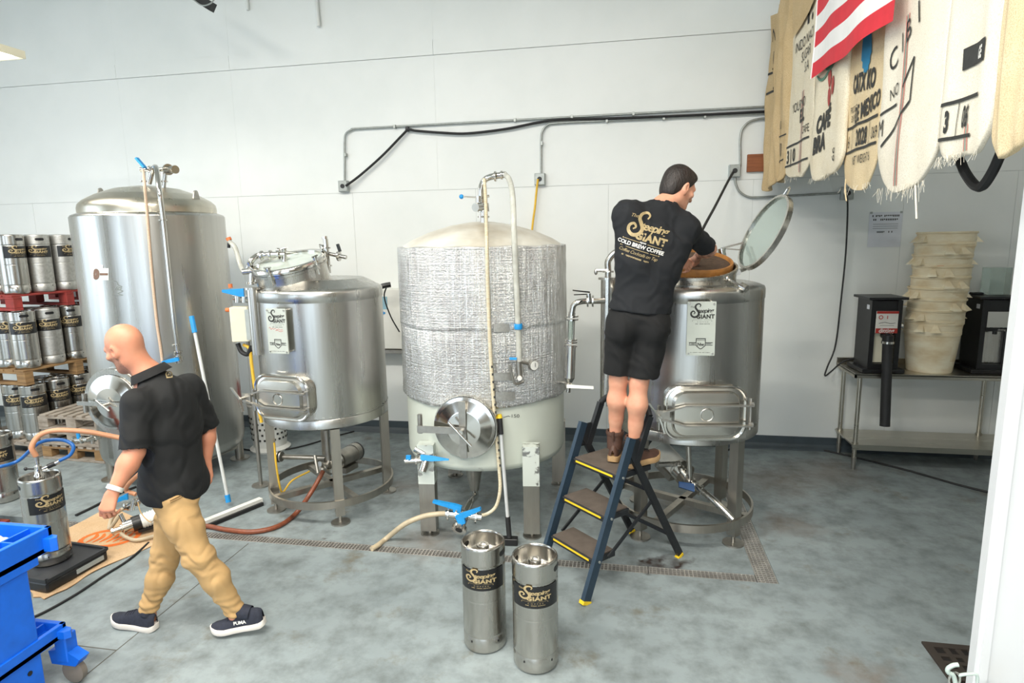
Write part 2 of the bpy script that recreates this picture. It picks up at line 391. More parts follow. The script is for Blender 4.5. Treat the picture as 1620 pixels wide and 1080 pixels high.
# back wall: lower and upper runs of panels with open seams
wb = MB().box((-2, WY+.064, 3.0), (16, .12, 6.2)); wall_back = struct('wall_back', wb.build('wall_back', M('seam_backing', srgb(214,217,214), .7), smooth=0))
SEAM = 2.735; LEDGE0, LEDGE1 = 4.10, 4.25
xs = [-10, -8.62, -7.21, -5.80, -4.40, -2.99, -1.59, -.19, 1.217, 2.576, 3.51, 4.9, 6]
for x0, x1 in zip(xs, xs[1:]):
    MB().box(((x0+x1)/2, WY+.02, SEAM/2), (x1-x0-.004, .04, SEAM-.005)).build('wall_panel', wall_white, wall_back, 0)
for x0, x1 in ((-10,-5.8),(-5.8,-4.35),(-4.35,-2.0),(-2.0,2.2),(2.2,6)):
    MB().box(((x0+x1)/2, WY+.018, (SEAM+LEDGE0)/2), (x1-x0-.001, .04, LEDGE0-SEAM-.004)).build('wall_panel', wall_white, wall_back, 0)
    MB().box(((x0+x1)/2, WY+.008, (LEDGE0+LEDGE1)/2), (x1-x0-.003, .05, LEDGE1-LEDGE0)).build('ledge_board', wall_white, wall_back, 0)
    MB().box(((x0+x1)/2, WY+.022, (LEDGE1+6)/2), (x1-x0-.001, .04, 6-LEDGE1-.002)).build('wall_panel', wall_white, wall_back, 0)
bb = MB()
prof = [(0,0),(.055,0),(.05,.012),(.03,.035),(.018,.06),(.012,.13),(0,.135)]
bb.add([(x, WY-p[0], p[1]) for x in (-10, 6) for p in prof], [tuple(range(7)), tuple(range(13,6,-1))] + [(i+7, i+8, i+1, i) for i in range(6)])
struct('baseboard_back', bb.build('baseboard_back', base_grey, smooth=0))
struct('ceiling', MB().box((-2, -1.2, 6.05), (16, 15.6, .1)).build('ceiling', ceil_mat, smooth=0))
struct('wall_right', MB().box((4.2, 4.0, 3), (.1, 5.1, 6)).build('wall_right', wall_white, smooth=0))
# left side wall with a wide daylight opening
wl = MB().box((-9.6, 4.9, 3), (.12, 3.2, 6)).box((-9.6, .9, 5.1), (.12, 4.8, 1.8)).box((-9.6, .9, .35), (.12, 4.8, .7)).box((-9.6, -5.2, 3), (.12, 7.4, 6))
struct('wall_left', wl.build('wall_left', wall_white, smooth=0))
# far side of the hall behind the camera, with two open roller doors
fw_ = MB().box((-8.4, -6.0, 3), (2.4, .12, 6)).box((-3.3, -6.0, 3), (1.8, .12, 6)).box((3.85, -6.0, 3), (4.5, .12, 6)).box((-5.7, -6.0, 4.9), (3.0, .12, 2.2)).box((-.4, -6.0, 4.9), (4.0, .12, 2.2))
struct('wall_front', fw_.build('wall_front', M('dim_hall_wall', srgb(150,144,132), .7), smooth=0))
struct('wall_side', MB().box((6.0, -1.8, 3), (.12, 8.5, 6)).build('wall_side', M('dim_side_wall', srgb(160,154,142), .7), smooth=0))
# white partition in the right foreground, a corner trim on its edge
part_o = struct('wall_partition', MB().box((2.79, 2.53, 1.40), (2.78, .045, 2.80)).build('wall_partition', wall_cool, smooth=0))
MB().box((1.432, 2.504, 1.40), (.03, .006, 2.80)).build('edge_trim', wall_cool, part_o, 0)
# unseen deck added to shade the alcove; edge beam and rail carry the sacks
struct('ceiling_shade_deck', MB().box((1.78, 4.50, 2.92), (.76, 4.00, .16)).build('ceiling_shade_deck', M('shade_deck_grey', srgb(196,200,196), .7), smooth=0))
rail = MB()
for y in (2.4, 3.7, 5.0, 6.4): rail.box((1.44, y, 3.55), (.08, .08, 1.12))
rail.box((1.39, 4.42, 4.10), (.12, 4.2, .06)); rail.box((1.39, 4.42, 3.55), (.08, 4.1, .08))
tag(rail.build('loft_railing', wood_board, smooth=0), 'timber railing of the loft behind the hanging coffee sacks', 'railing')

# drain grates: cross bars and frames set flush into the trench
def grate(x0, x1, y0, y1, along_x, name_parent):
    g = MB(); f = .006
    g.box(((x0+x1)/2, y0+f/2, -.012), (x1-x0, f, .02)); g.box(((x0+x1)/2, y1-f/2, -.012), (x1-x0, f, .02))
    g.box((x0+f/2, (y0+y1)/2, -.012), (f, y1-y0-2*f, .02)); g.box((x1-f/2, (y0+y1)/2, -.012), (f, y1-y0-2*f, .02))
    fr = g.build('grate_frame', grate_mat, name_parent, 0)
    k = MB()
    if along_x:
        n = int((x1-x0)/.026)
        for i in range(1, n): k.box((x0+(x1-x0)*i/n, (y0+y1)/2, -.010), (.007, y1-y0-2*f, .012))
        for j in (1, 2, 3): k.box(((x0+x1)/2, y0+(y1-y0)*j/4, -.013), (x1-x0-2*f, .004, .010))
    else:
        n = int((y1-y0)/.026)
        for i in range(1, n): k.box(((x0+x1)/2, y0+(y1-y0)*i/n, -.010), (x1-x0-2*f, .007, .012))
        for j in (1, 2, 3, 4): k.box((x0+(x1-x0)*j/5, (y0+y1)/2, -.013), (.004, y1-y0-2*f, .010))
    k.build('grate_bars', grate_mat, name_parent, 0)['kind'] = 'stuff'
XS = [-6.6, -5.6, -4.6, -3.6, -2.6, -1.6, -.6, .17, .853]
where = ['by the pallets', 'past the striped pallet end', 'near the keg scale', 'under the fallen brown hose end', 'before the left sign tank', 'where the tan hose ends', 'behind the two kegs', 'under the step ladder feet']
for i, (x0, x1) in enumerate(zip(XS, XS[1:])):
    if i < 2: continue
    t = thing('drain_grate', {2:'steel trench grate section beside the burlap mat on the floor',3:'steel trench grate section beside the end of the squeegee head',4:'steel trench grate section in front of the tank with the brown hose',5:'steel trench grate section where the tan hose ends',6:'steel trench grate section directly behind the two front kegs',7:'steel trench grate section crossing in front of the ladder back feet'}[i], 'drain grate', group='trench drain grates')
    grate(x0+.003, x1-.003, TY0+.002, TY1-.002, True, t)
for (y0, y1, lb) in ((3.834, 4.70, 'wide steel grate at the corner of the floor drain right of the tank'), (4.705, 5.59, 'wide steel grate running back from the corner towards the back wall')):
    t = thing('drain_grate', lb, 'drain grate', group='trench drain grates'); grate(RX0+.002, RX1-.002, y0, y1, False, t)

# ------------------------------------------------------------------ ceiling lamps
def lamp(x, y, z, label, rz=0, L=1.22, power=1.0):
    t = thing('ceiling_lamp', label, 'lamp', (x, y, z), rz, 'hanging fluorescent lamps')
    h = MB(); h.prism([(-.14,.0),(-.10,.055),(.10,.055),(.14,0),(.13,0),(.095,.045),(-.095,.045),(-.13,0)], (-L/2,0,0), (0,1,0), (0,0,1), L)
    h.box((-L/2-.004,0,.027), (.008,.28,.056)); h.box((L/2+.004,0,.027), (.008,.28,.056)); h.build('housing', cream_plastic, t, 0)
    for yy in (-.06, .06): MB().cyl((-L/2+.02,yy,.018), (L/2-.02,yy,.018), .016, n=10).build('tube', tube_glow, t)
    for xx in (-L/2+.1, L/2-.1):
        c = MB()
        k = 0; zz = .05
        while zz < 6.0 - z - .01:
            c.box((xx, 0, zz+.015), (.012 if k % 2 else .004, .004 if k % 2 else .012, .034)); zz += .03; k += 1
        c.build('chain', grey_pipe, t, 0)
    ld = bpy.data.lights.new('lamp_light', 'AREA'); ld.shape = 'RECTANGLE'; ld.size = L; ld.size_y = .26; ld.energy = LAMP_W*power; ld.color = LAMP_COL
    lo = bpy.data.objects.new('lamp_light', ld); col.objects.link(lo); lo.parent = t; lo.location = (0, 0, -.012)
lamp(-5.08, 4.0, 3.60, 'hanging fluorescent lamp with white reflector at the top left', power=.3)
for i, (x, y, z) in enumerate(((-4.9, 1.2, 5.5), (-2.8, 1.0, 5.5), (-.8, .9, 5.5), (1.0, .7, 5.4), (-4.2, -1.8, 5.3), (-2.0, -1.8, 5.3), (.0, -1.6, 3.7), (1.4, -2.2, 3.6))):  # unseen lamps added to even the wall light, the low ones for the alcove
    lamp(x, y, z, ['first', 'second', 'third', 'fourth', 'fifth', 'sixth', 'seventh', 'eighth'][i] + ' unseen fluorescent lamp added above the frame', power=.55 if i == 3 else 1.05)
# ------------------------------------------------------------------ lettering
def text2d(body, size=1.0, shear=0.0, bold=0.0, align='CENTER', spacing=1.0, res=3):
    """flat letters as (verts 2D, faces)"""
    cu = bpy.data.curves.new('lettering', 'FONT'); cu.body = body; cu.size = size; cu.shear = shear; cu.offset = bold; cu.align_x = align
    cu.space_character = spacing; cu.resolution_u = res; cu.fill_mode = 'FRONT'
    ob = bpy.data.objects.new('lettering_tmp', cu); col.objects.link(ob)
    dg = bpy.context.evaluated_depsgraph_get(); ev = ob.evaluated_get(dg); me = ev.to_mesh()
    vs = [(v.co.x, v.co.y) for v in me.vertices]; fs = [tuple(p.vertices) for p in me.polygons]
    ev.to_mesh_clear(); bpy.data.objects.remove(ob); bpy.data.curves.remove(cu)
    return vs, fs
def ribbon2d(pts, w0, w1=None, n=6, close=False):
    """stroke of varying width along a smooth path"""
    P = spline([Vector((x, y, 0)) for x, y in pts], n); N_ = len(P); vs = []; fs = []
    w1 = w0 if w1 is None else w1
    for i, p in enumerate(P):
        t = (P[min(i+1, N_-1)] - P[max(i-1, 0)]).normalized(); s = i/(N_-1); w = (w0 + (w1-w0)*math.sin(PI*s))/2
        vs += [(p.x - t.y*w, p.y + t.x*w), (p.x + t.y*w, p.y - t.x*w)]
        if i: fs.append((2*i-2, 2*i-1, 2*i+1, 2*i))
    return vs, fs
class Art:
    """flat print collected as 2D faces, then laid on a surface by a mapping"""
    def __init__(s): s.v = []; s.f = []
    def add(s, vf, dx=0, dy=0, rot=0, sc=1.0):
        c, n = math.cos(rot)*sc, math.sin(rot)*sc; o = len(s.v)
        s.v += [(x*c - y*n + dx, x*n + y*c + dy) for x, y in vf[0]]; s.f += [tuple(i+o for i in f) for f in vf[1]]; return s
    def text(s, body, x, y, size, rot=0, **k): return s.add(text2d(body, size, **k), x, y, rot)
    def rect(s, x0, y0, x1, y1, n=6):
        vs = []; fs = []
        for i in range(n+1):
            t = x0 + (x1-x0)*i/n; vs += [(t, y0), (t, y1)]
            if i: fs.append((2*i-2, 2*i, 2*i+1, 2*i-1))
        return s.add((vs, fs))
    def line(s, pts, w, n=1):
        vs = []; fs = []
        for (a, b) in zip(pts, pts[1:]):
            a, b = Vector(a), Vector(b); d = (b-a).normalized(); q = Vector((-d.y, d.x))*w/2; o = len(vs)
            vs += [tuple(a+q), tuple(a-q), tuple(b-q), tuple(b+q)]; fs.append((o, o+1, o+2, o+3))
        return s.add((vs, fs))
    def ticks(s, x0, x1, y, h, n, seed=1):
        r = random.Random(seed); w = (x1-x0)/n          # print too fine to read: a row of small strokes
        for k in range(n):
            if r.random() > .16: s.rect(x0+k*w, y+h*r.choice((0,0,.3)), x0+k*w+w*.62, y+h, 1)
        return s
    def refine(s, step=.05):
        bm = bmesh.new(); vs = [bm.verts.new((x, y, 0)) for x, y in s.v]
        for f in s.f:
            try: bm.faces.new([vs[i] for i in f])
            except ValueError: pass
        for _ in range(4):
            bmesh.ops.triangulate(bm, faces=bm.faces[:]); e = [q for q in bm.edges if q.calc_length() > step]
            if not e: break
            bmesh.ops.subdivide_edges(bm, edges=e, cuts=1)
        bmesh.ops.triangulate(bm, faces=bm.faces[:]); bm.verts.index_update()
        s.v = [(v.co.x, v.co.y) for v in bm.verts]; s.f = [tuple(v.index for v in f.verts) for f in bm.faces]; bm.free(); return s
    def lay(s, fn, name, mat, parent, label=None):
        mb = MB(); mb.add([fn(x, y) for x, y in s.v], s.f); return mb.build(name, mat, parent, 0, label=label)
S_PATH = [(.19,.30),(.22,.40),(.13,.46),(.01,.40),(-.02,.27),(.06,.15),(.14,.02),(.10,-.13),(-.06,-.20),(-.20,-.12),(-.22,.02),(-.12,.10),(-.04,.02),(-.10,-.05)]
def logo(coffee='COFFEE', style=0):
    """the brewer's script mark, about 1.0 wide"""
    a = Art()
    a.add(ribbon2d(S_PATH, .035, .10), -.30, .10)
    a.text('teeping', .15, .12, .30, .05, shear=.28, bold=.006, spacing=.86)
    a.text('The', -.47, .36, .13, .1, shear=.3)
    a.text('GIANT', .16, -.16, .27, .02, bold=.014, spacing=1.08)
    if style == 0:
        a.text('C  O  F  F  E  E', .04, -.36, .085); a.rect(-.44, -.235, .0, -.225); a.rect(.1, -.235, .46, -.225); a.ticks(-.34, .38, -.45, .035, 22)
        a.rect(-.46, -.30, -.43, -.27, 1); a.rect(.45, -.30, .48, -.27, 1)
    return a
LOGO = logo(); LOGO_BIG = logo(style=1)

# ------------------------------------------------------------------ kegs
KR, KH = .118, .608
def make_keg(mat=steel_keg, label_z=(.37, .49), art=True, label_a=(-1.15, 1.15), hole=.15):
    t = thing('keg', 'keg', 'keg')
    pr = [(.0,.012),(.075,.010),(.092,.0),(.104,.0),(.113,.006),(KR,.018),(KR,.085),(KR-.003,.090),(KR-.003,.096),(KR,.101),(KR,.30),(KR-.0015,.304),(KR,.308),(KR,.486),(KR-.003,.494),(KR-.003,.502),(KR,.508),(KR,.586),(KR+.001,.596),(KR-.002,.605),(KR-.008,.608),(KR-.012,.602),(KR-.013,.592),(KR-.013,.530),(KR-.022,.520),(.06,.532),(.034,.536)]
    MB().lathe(pr, n=40).build('body', mat, t, 50)
    MB().lathe([(.034,.53),(.034,.575),(.031,.580),(.026,.580),(.025,.570),(.020,.566),(.012,.570),(.0,.570)], n=20).build('spear_valve', steel, t, 50)
    # hand holes cut in the collar
    for a in (hole, hole+PI):
        h = MB()
        for RR, fl in ((KR+.0009, 1), (KR-.0138, -1)):
            def hole(u, v, RR=RR, fl=fl):
                x = -.042+.084*u; e = .014*math.sqrt(max(0, 1-(max(0, abs(x)-.028)/.014)**2)); y = (2*v-1)*e
                return (math.sin(a+fl*x/KR)*RR, -math.cos(a+fl*x/KR)*RR, .558+y)
            h.grid(hole, 14, 4)
        h.build('hand_hole', label_black, t, 0)
    for a in (-.55, .75, 2.4, 4.0):
        MB().box((math.sin(a)*KR, -math.cos(a)*KR, .07), (.007,.004,.011), a).build('drain_slot', label_black, t, 0)
    z0, z1 = label_z; lb = MB()
    lb.grid(lambda u, v: (math.sin(label_a[0]+(label_a[1]-label_a[0])*u)*(KR+.0012), -math.cos(label_a[0]+(label_a[1]-label_a[0])*u)*(KR+.0012), z0+(z1-z0)*v), 20, 1)
    l = lb.build('label', label_black, t)
    if art:
        ac = -.06; w = .150
        LOGO.lay(lambda x, y: (math.sin(ac+x*w/KR)*(KR+.0022), -math.cos(ac+x*w/KR)*(KR+.0022), (z0+z1)/2+.004+y*w*.70), 'print', gold_ink, l)
    return t
def face_cam(x, y): return math.atan2(-x, y)*1.0     # turn so that local -Y looks at the camera
def spread(o, x, y, z, rz, label, group=None):
    o.location = (x, y, z); o.rotation_euler = (0, 0, rz); o['label'] = label
    if group: o['group'] = group
    return o
# scatter of label angles around the keg: rz 0 shows the print to -Y
keg0 = make_keg(label_z=(.375,.492), hole=1.28)
spread(keg0, -.742, 2.985, 0, face_cam(-.742, 2.985)-.12, 'steel keg with black label standing left of the front pair', 'kegs')
k = copy_tree(keg0); spread(k, -.443, 2.875, 0, face_cam(-.443, 2.875)+.02, 'steel keg with black label, nearest one of the front pair', 'kegs')
keg_m = make_keg(steel_keg2, art=True); keg_s = make_keg()

# ------------------------------------------------------------------ pallets
def make_pallet(name, mat, mat2, label, loc, rz, group, W=1.02, D=1.2, gap=.06):
    t = thing(name, label, 'pallet', loc, rz, group)
    for y in (-D/2+.045, 0, D/2-.045):
        for x in (-W/2+.06, 0, W/2-.06): MB().box((x, y, .075), (.12, .09, .09), bev=.004).build('block', mat, t, 0)
        MB().box((0, y, .131), (W, .09, .020), bev=.003).build('stringer', mat, t, 0)
        MB().box((0, y, .015), (W, .09, .026), bev=.003).build('bottom_board', mat2, t, 0)
    n = 7; w = (W-.02)/n
    for i in range(n):
        x = -W/2+w/2+.01+i*w
        MB().box((x, 0, .1525), (w-(.012 if i not in (0, n-1) else .004)-gap*.5, D, .021), bev=.003).build('deck_board', mat2, t, 0)
    return t
# the tall keg stack at the far left, three layers
SX, SY, SRZ = -6.56, 5.80, -.10
PD = Matrix.Rotation(SRZ, 3, 'Z')
names = ('grey wooden pallet on the floor under the lowest kegs', 'bare wooden pallet lying on the lowest layer of kegs', 'red painted pallet carrying the top layer of kegs')
LV = .782
for k in range(3):
    make_pallet('pallet', (wood_grey, wood_pallet, wood_red)[k], (wood_grey, wood_pallet, wood_red)[k], names[k], (SX, SY, k*LV), SRZ, 'pallets of the keg stack', gap=.02)
rr = random.Random(4)
lay_words = ('lowest', 'middle', 'top')
for k in range(3):
    for i in range(4):              # columns going away from the camera
        for j in range(2):          # rows from the visible edge inwards
            p = PD @ Vector((.385 - j*.25, -.46 + i*.262, 0))
            src = keg_m if (k == 2 and i in (1, 2)) or (k == 1 and i == 1) else keg_s
            o = copy_tree(src)
            x, y = SX+p.x, SY+p.y
            side = ('nearest', 'second', 'third', 'farthest')[i]
            lab = f'{side} keg along the outer edge of the {lay_words[k]} pallet layer' if j == 0 else f'{side} keg in the inner row of the {lay_words[k]} pallet layer'
            spread(o, x, y, k*LV+.1635, face_cam(x, y) + rr.uniform(-.15, .75) + (.35 if k == 2 and i >= 2 else 0), lab, 'stacked kegs')
    o = copy_tree(keg0); p = PD @ Vector((-.115-.25*0-.25, -.47, 0)); x, y = SX+p.x, SY+p.y
    spread(o, x, y, k*LV+.1635, face_cam(x, y)+rr.uniform(-.3, .3), f'front keg at the far corner of the {lay_words[k]} pallet layer', 'stacked kegs')
for kk in (keg_m, keg_s):
    for ch in list(kk.children):
        for g in list(ch.children): bpy.data.objects.remove(g)
        bpy.data.objects.remove(ch)
    bpy.data.objects.remove(kk)
# empty pallets beside the stack
for k in range(3):
    make_pallet('pallet', wood_grey if k else wood_pallet, wood_grey, ('bottom', 'middle', 'topmost')[k] + ' of the empty grey pallets stacked beside the kegs', (-5.60, 5.62, k*.165), -.06+.03*k, 'empty pallets', W=.80, D=1.0)
# ------------------------------------------------------------------ tanks
def oncyl(px, py, c, R):
    """front point of the upright cylinder (centre c, radius R) seen at a pixel"""
    d = _fw*FPX + _rt*(px-810) + _dn*(py-540); o = Vector((0,0,CAMZ))
    dx, dy, ox, oy = d.x, d.y, o.x-c[0], o.y-c[1]
    A = dx*dx+dy*dy; B = 2*(ox*dx+oy*dy); C_ = ox*ox+oy*oy-R*R; D = B*B-4*A*C_
    t = (-B-math.sqrt(max(D, 0)))/(2*A); return o + d*t
def clampring(mb, p, ax, r):
    p, ax = Vector(p), Vector(ax).normalized(); mb.cyl(p-ax*.006, p+ax*.006, r*1.45, n=18)
    _, u, v = frame_of(ax); mb.cyl(p+u*r*1.3-v*.012, p+u*r*1.3+v*.012, .007, n=8); mb.box(p+u*(r*1.55), (.012,.012,.012))
def valve(parent, p, axis, hdir, hl=.16, r=.022, hm=None, name='valve', hup=(0,0,1)):
    """butterfly valve body with a lever handle: part > sub-part"""
    p, ax, hd = Vector(p), Vector(axis).normalized(), Vector(hdir).normalized(); up = Vector(hup).normalized()
    mb = MB().cyl(p-ax*.035, p+ax*.035, r, n=16).cyl(p-ax*.018, p+ax*.018, r*1.7, n=18)
    clampring(mb, p-ax*.036, ax, r); clampring(mb, p+ax*.036, ax, r); mb.cyl(p, p+up*(r+.045), .008, n=8)
    v = mb.build(name, steel_pol, parent)
    q = p+up*(r+.045); sd = up.cross(hd).normalized()
    pl = [(-.022,-.014),(.03,-.017),(hl*.6,-.014),(hl,-.007),(hl,.007),(hl*.6,.014),(.03,.017),(-.022,.014)]
    MB().prism(pl, q, hd, sd, .016).build('valve_handle', hm or blue_grip, v, 30)
    return v
def rrect(w, h, r, n=6):
    pts = []
    for cx, cy, a in ((w-r, h-r, 0), (-w+r, h-r, PI/2), (-w+r, -h+r, PI), (w-r, -h+r, 1.5*PI)):
        for k in range(n+1): t = a + PI/2*k/n; pts.append((cx+r*math.cos(t), cy+r*math.sin(t)))
    return pts

# --- tall tank at the left
T1 = Vector((-4.37, 5.10, 0)); R1 = .63
t1 = thing('storage_tank', 'tall polished steel storage tank with domed top at the left wall', 'tank', T1)
MB().lathe([(.0,.17),(.45,.18),(.58,.21),(.62,.26),(R1,.32),(R1,2.455),(R1-.012,2.472),(.57,2.49),(.55,2.492)], n=72).build('jacket', steel_tank, t1, 50)
MB().lathe([(.565,2.48),(.566,2.535),(.556,2.57),(.52,2.605),(.42,2.66),(.28,2.712),(.12,2.738),(0,2.742)], n=64).build('dome', M('dome_steel', (.60,.56,.47,1), .30, 1, .1, 6, bump=.05, bs=30, rvar=.05), t1, 50)
for px, py in ((160,304),(309,308)):
    p = at(px, py, 5.1) - T1; d = Vector((p.x, p.y, 0)).normalized(); sd = Vector((-d.y, d.x, 0))
    pl = [(-.05,-.06),(.05,-.06)] + [(.028*math.cos(k*PI/8), .012+.028*math.sin(k*PI/8)) for k in range(9)]
    MB().prism(pl, (p.x, p.y, p.z), sd, (0,0,1), .012).build('lifting_lug', steel_dull, t1, 30)
top = at(231, 292, 4.98) - T1
m = MB(); p0 = at(227, 268, 4.97)-T1; p1 = at(262, 268, 5.0)-T1
m.cyl(at(228,298,4.97)-T1, p0, .018, n=14).cyl(at(259,298,5.0)-T1, p1, .018, n=14).cyl(p0-Vector((.03,0,0)), p1+Vector((.03,0,0)), .019, n=14)
for q in (at(228,287,4.97)-T1, at(259,287,5.0)-T1): clampring(m, q, (0,0,1), .024)
clampring(m, p0+(p1-p0)*.3, p1-p0, .022)
e = at(276,268,4.95)-T1; m.cyl(p1, e, .030, n=16).cyl(e, e+(e-p1)*.12, .036, n=16); clampring(m, p1+(e-p1)*.3, e-p1, .034)
m.build('top_manifold', steel_pol, t1)
hb = MB(); a_, b_ = at(216,250,4.95)-T1, at(229,265,4.95)-T1; hb.bar(a_, b_, .035, .018); hb.build('valve_handle', blue_grip, t1, 30)
m = MB(); c1 = (T1.x, T1.y)
path = [at(236,290,4.93), at(243,266,4.9), at(248,268,4.78)] + [oncyl(x, y, c1, R1+.045) for x, y in ((252,300),(258,345),(268,440),(276,515),(281,556))]
m.tube([q-T1 for q in spline(path, 5)], .021, 12)
for x, y in ((258,348),(279,545),(282,556)): clampring(m, oncyl(x, y, c1, R1+.045)-T1, (0,0,1), .024)
m.build('down_pipe', steel_pol, t1)
valve(t1, oncyl(282,566,c1,R1+.05)-T1, (0,0,1), at(262,571,4.4)-at(285,567,4.4), .15, hm=blue_grip, hup=(.5,-.8,0))
m = MB(); path = [at(226,268,4.93)] + [oncyl(x, y, c1, R1+.02) for x, y in ((228,285),(232,330),(240,430),(248,510),(256,566),(262,640))]
m.tube([q-T1 for q in spline(path, 5)], .011, 8); m.build('sight_tube', M('amber_sight_tube', srgb(216,192,170), .3, 0, .15, 60, (1,1,8), c2=srgb(196,156,122)), t1)
# manway
def manway(parent, org, c, px, py, R, rad, cf=1.22):
    s = oncyl(px, py, c, R); n = Vector((s.x-c[0], s.y-c[1], 0)).normalized(); s = s - org
    MB().lathe([(rad*cf,-.12),(rad*cf,.03),(rad*(cf-.02),.04),(rad*1.01,.04),(rad*1.0,.03)], s, 40, n).build('manway_collar', steel, parent, 50)
    d = MB().lathe([(rad*1.0,.03),(rad*1.0,.055),(rad*.9,.06),(rad*.55,.085),(0,.095)], s, 40, n).build('manway_door', steel_pol, parent, 50)
    return s, n, d
s, n, d = manway(t1, T1, c1, 186, 634, R1, .245)
u = Vector((-n.y, n.x, 0))
MB().bar(s+n*.11-u*.30, s+n*.11+u*.27, .012, .035).cyl(s+n*.05-u*.29+Vector((0,0,-.10)), s+n*.05-u*.29+Vector((0,0,.07)), .016, n=12).build('yoke_arm', steel, d)
MB().tube([s+n*.10, s+n*.16], .014).cyl(s+n*.16-u*.06+Vector((0,0,.045)), s+n*.16+u*.06-Vector((0,0,.045)), .009, n=10).build('tee_handle', steel, d)
# stickers and line drawing on the tank front
def on1(px0, py0, px1, py1, rr): return lambda x, y: tuple(oncyl(px0+(px1-px0)*x, py0+(py1-py0)*y, c1, rr)-T1)
a = Art(); a.rect(0, 0, 1, 1); st = a.lay(on1(146,424,172,443,R1+.0015), 'sticker', M('clear_sticker', srgb(206,210,206), .4), t1)
Art().rect(0,0,1,1).lay(on1(152,419,163,424,R1+.0015), 'blank_sticker', white_plastic, t1)
a = Art(); a.add(ribbon2d([(.12,.5),(.2,.15),(.32,.3),(.30,.75),(.18,.85),(.12,.5)], .14, .2)); a.rect(.45,.42,.95,.60,3); a.lay(on1(146,424,172,443,R1+.003), 'sticker_mark', M('brown_ink', srgb(120,92,76), .6), st)
a = Art(); a.line([(.0,0),(.62,.02)], .02); a.line([(.05,.96),(.7,.98)], .02); a.add(ribbon2d([(.62,.03),(.75,.1),(.8,.3),(.92,.42),(.78,.55),(.95,.7),(.8,.85),(.95,.95),(.74,1.0)], .03, .06)); a.add(ribbon2d([(.78,.4),(.9,.5),(.85,.62),(.72,.6),(.78,.4)], .03, .05))
a.lay(on1(150,443,196,468,R1+.0015), 'marker_drawing', M('faint_grey_ink', srgb(150,154,148), .5, .5), t1)
for k in range(4):
    an = math.radians(-52+90*k); lx, ly = .56*math.cos(an), .56*math.sin(an)
    MB().cyl((lx,ly,.0),(lx,ly,.30),.042,n=14).cyl((lx,ly,.0),(lx,ly,.012),.095,n=18).build('leg', steel_leg, t1)
MB().bar((.56*math.cos(-.9),.56*math.sin(-.9),.14),(.56*math.cos(.66),.56*math.sin(.66),.14),.03,.03).build('leg_brace', steel_leg, t1)
m = MB(); q = oncyl(160,690,c1,R1); nn = (q-Vector((T1.x,T1.y,q.z))).normalized(); q0 = q-T1
m.cyl(q0, q0+nn*.12, .022, n=12).cyl(q0+nn*.07-Vector((.0,.0,.05)), q0+nn*.07+Vector((0,0,.05)), .016, n=10); w = Vector((-.8,-.3,0)); m.cyl(q0+nn*.10, q0+nn*.10+w*.16, .020, n=12)
clampring(m, q0+nn*.05, nn, .024); clampring(m, q0+nn*.10+w*.06, w, .024); clampring(m, q0+nn*.10+w*.14, w, .024); m.build('sample_valve', steel_pol, t1)
MB().cyl(q0+nn*.10+w*.09, q0+nn*.10+w*.09+Vector((0,0,.07)), .015, n=10).build('valve_cap', blue_grip, t1)

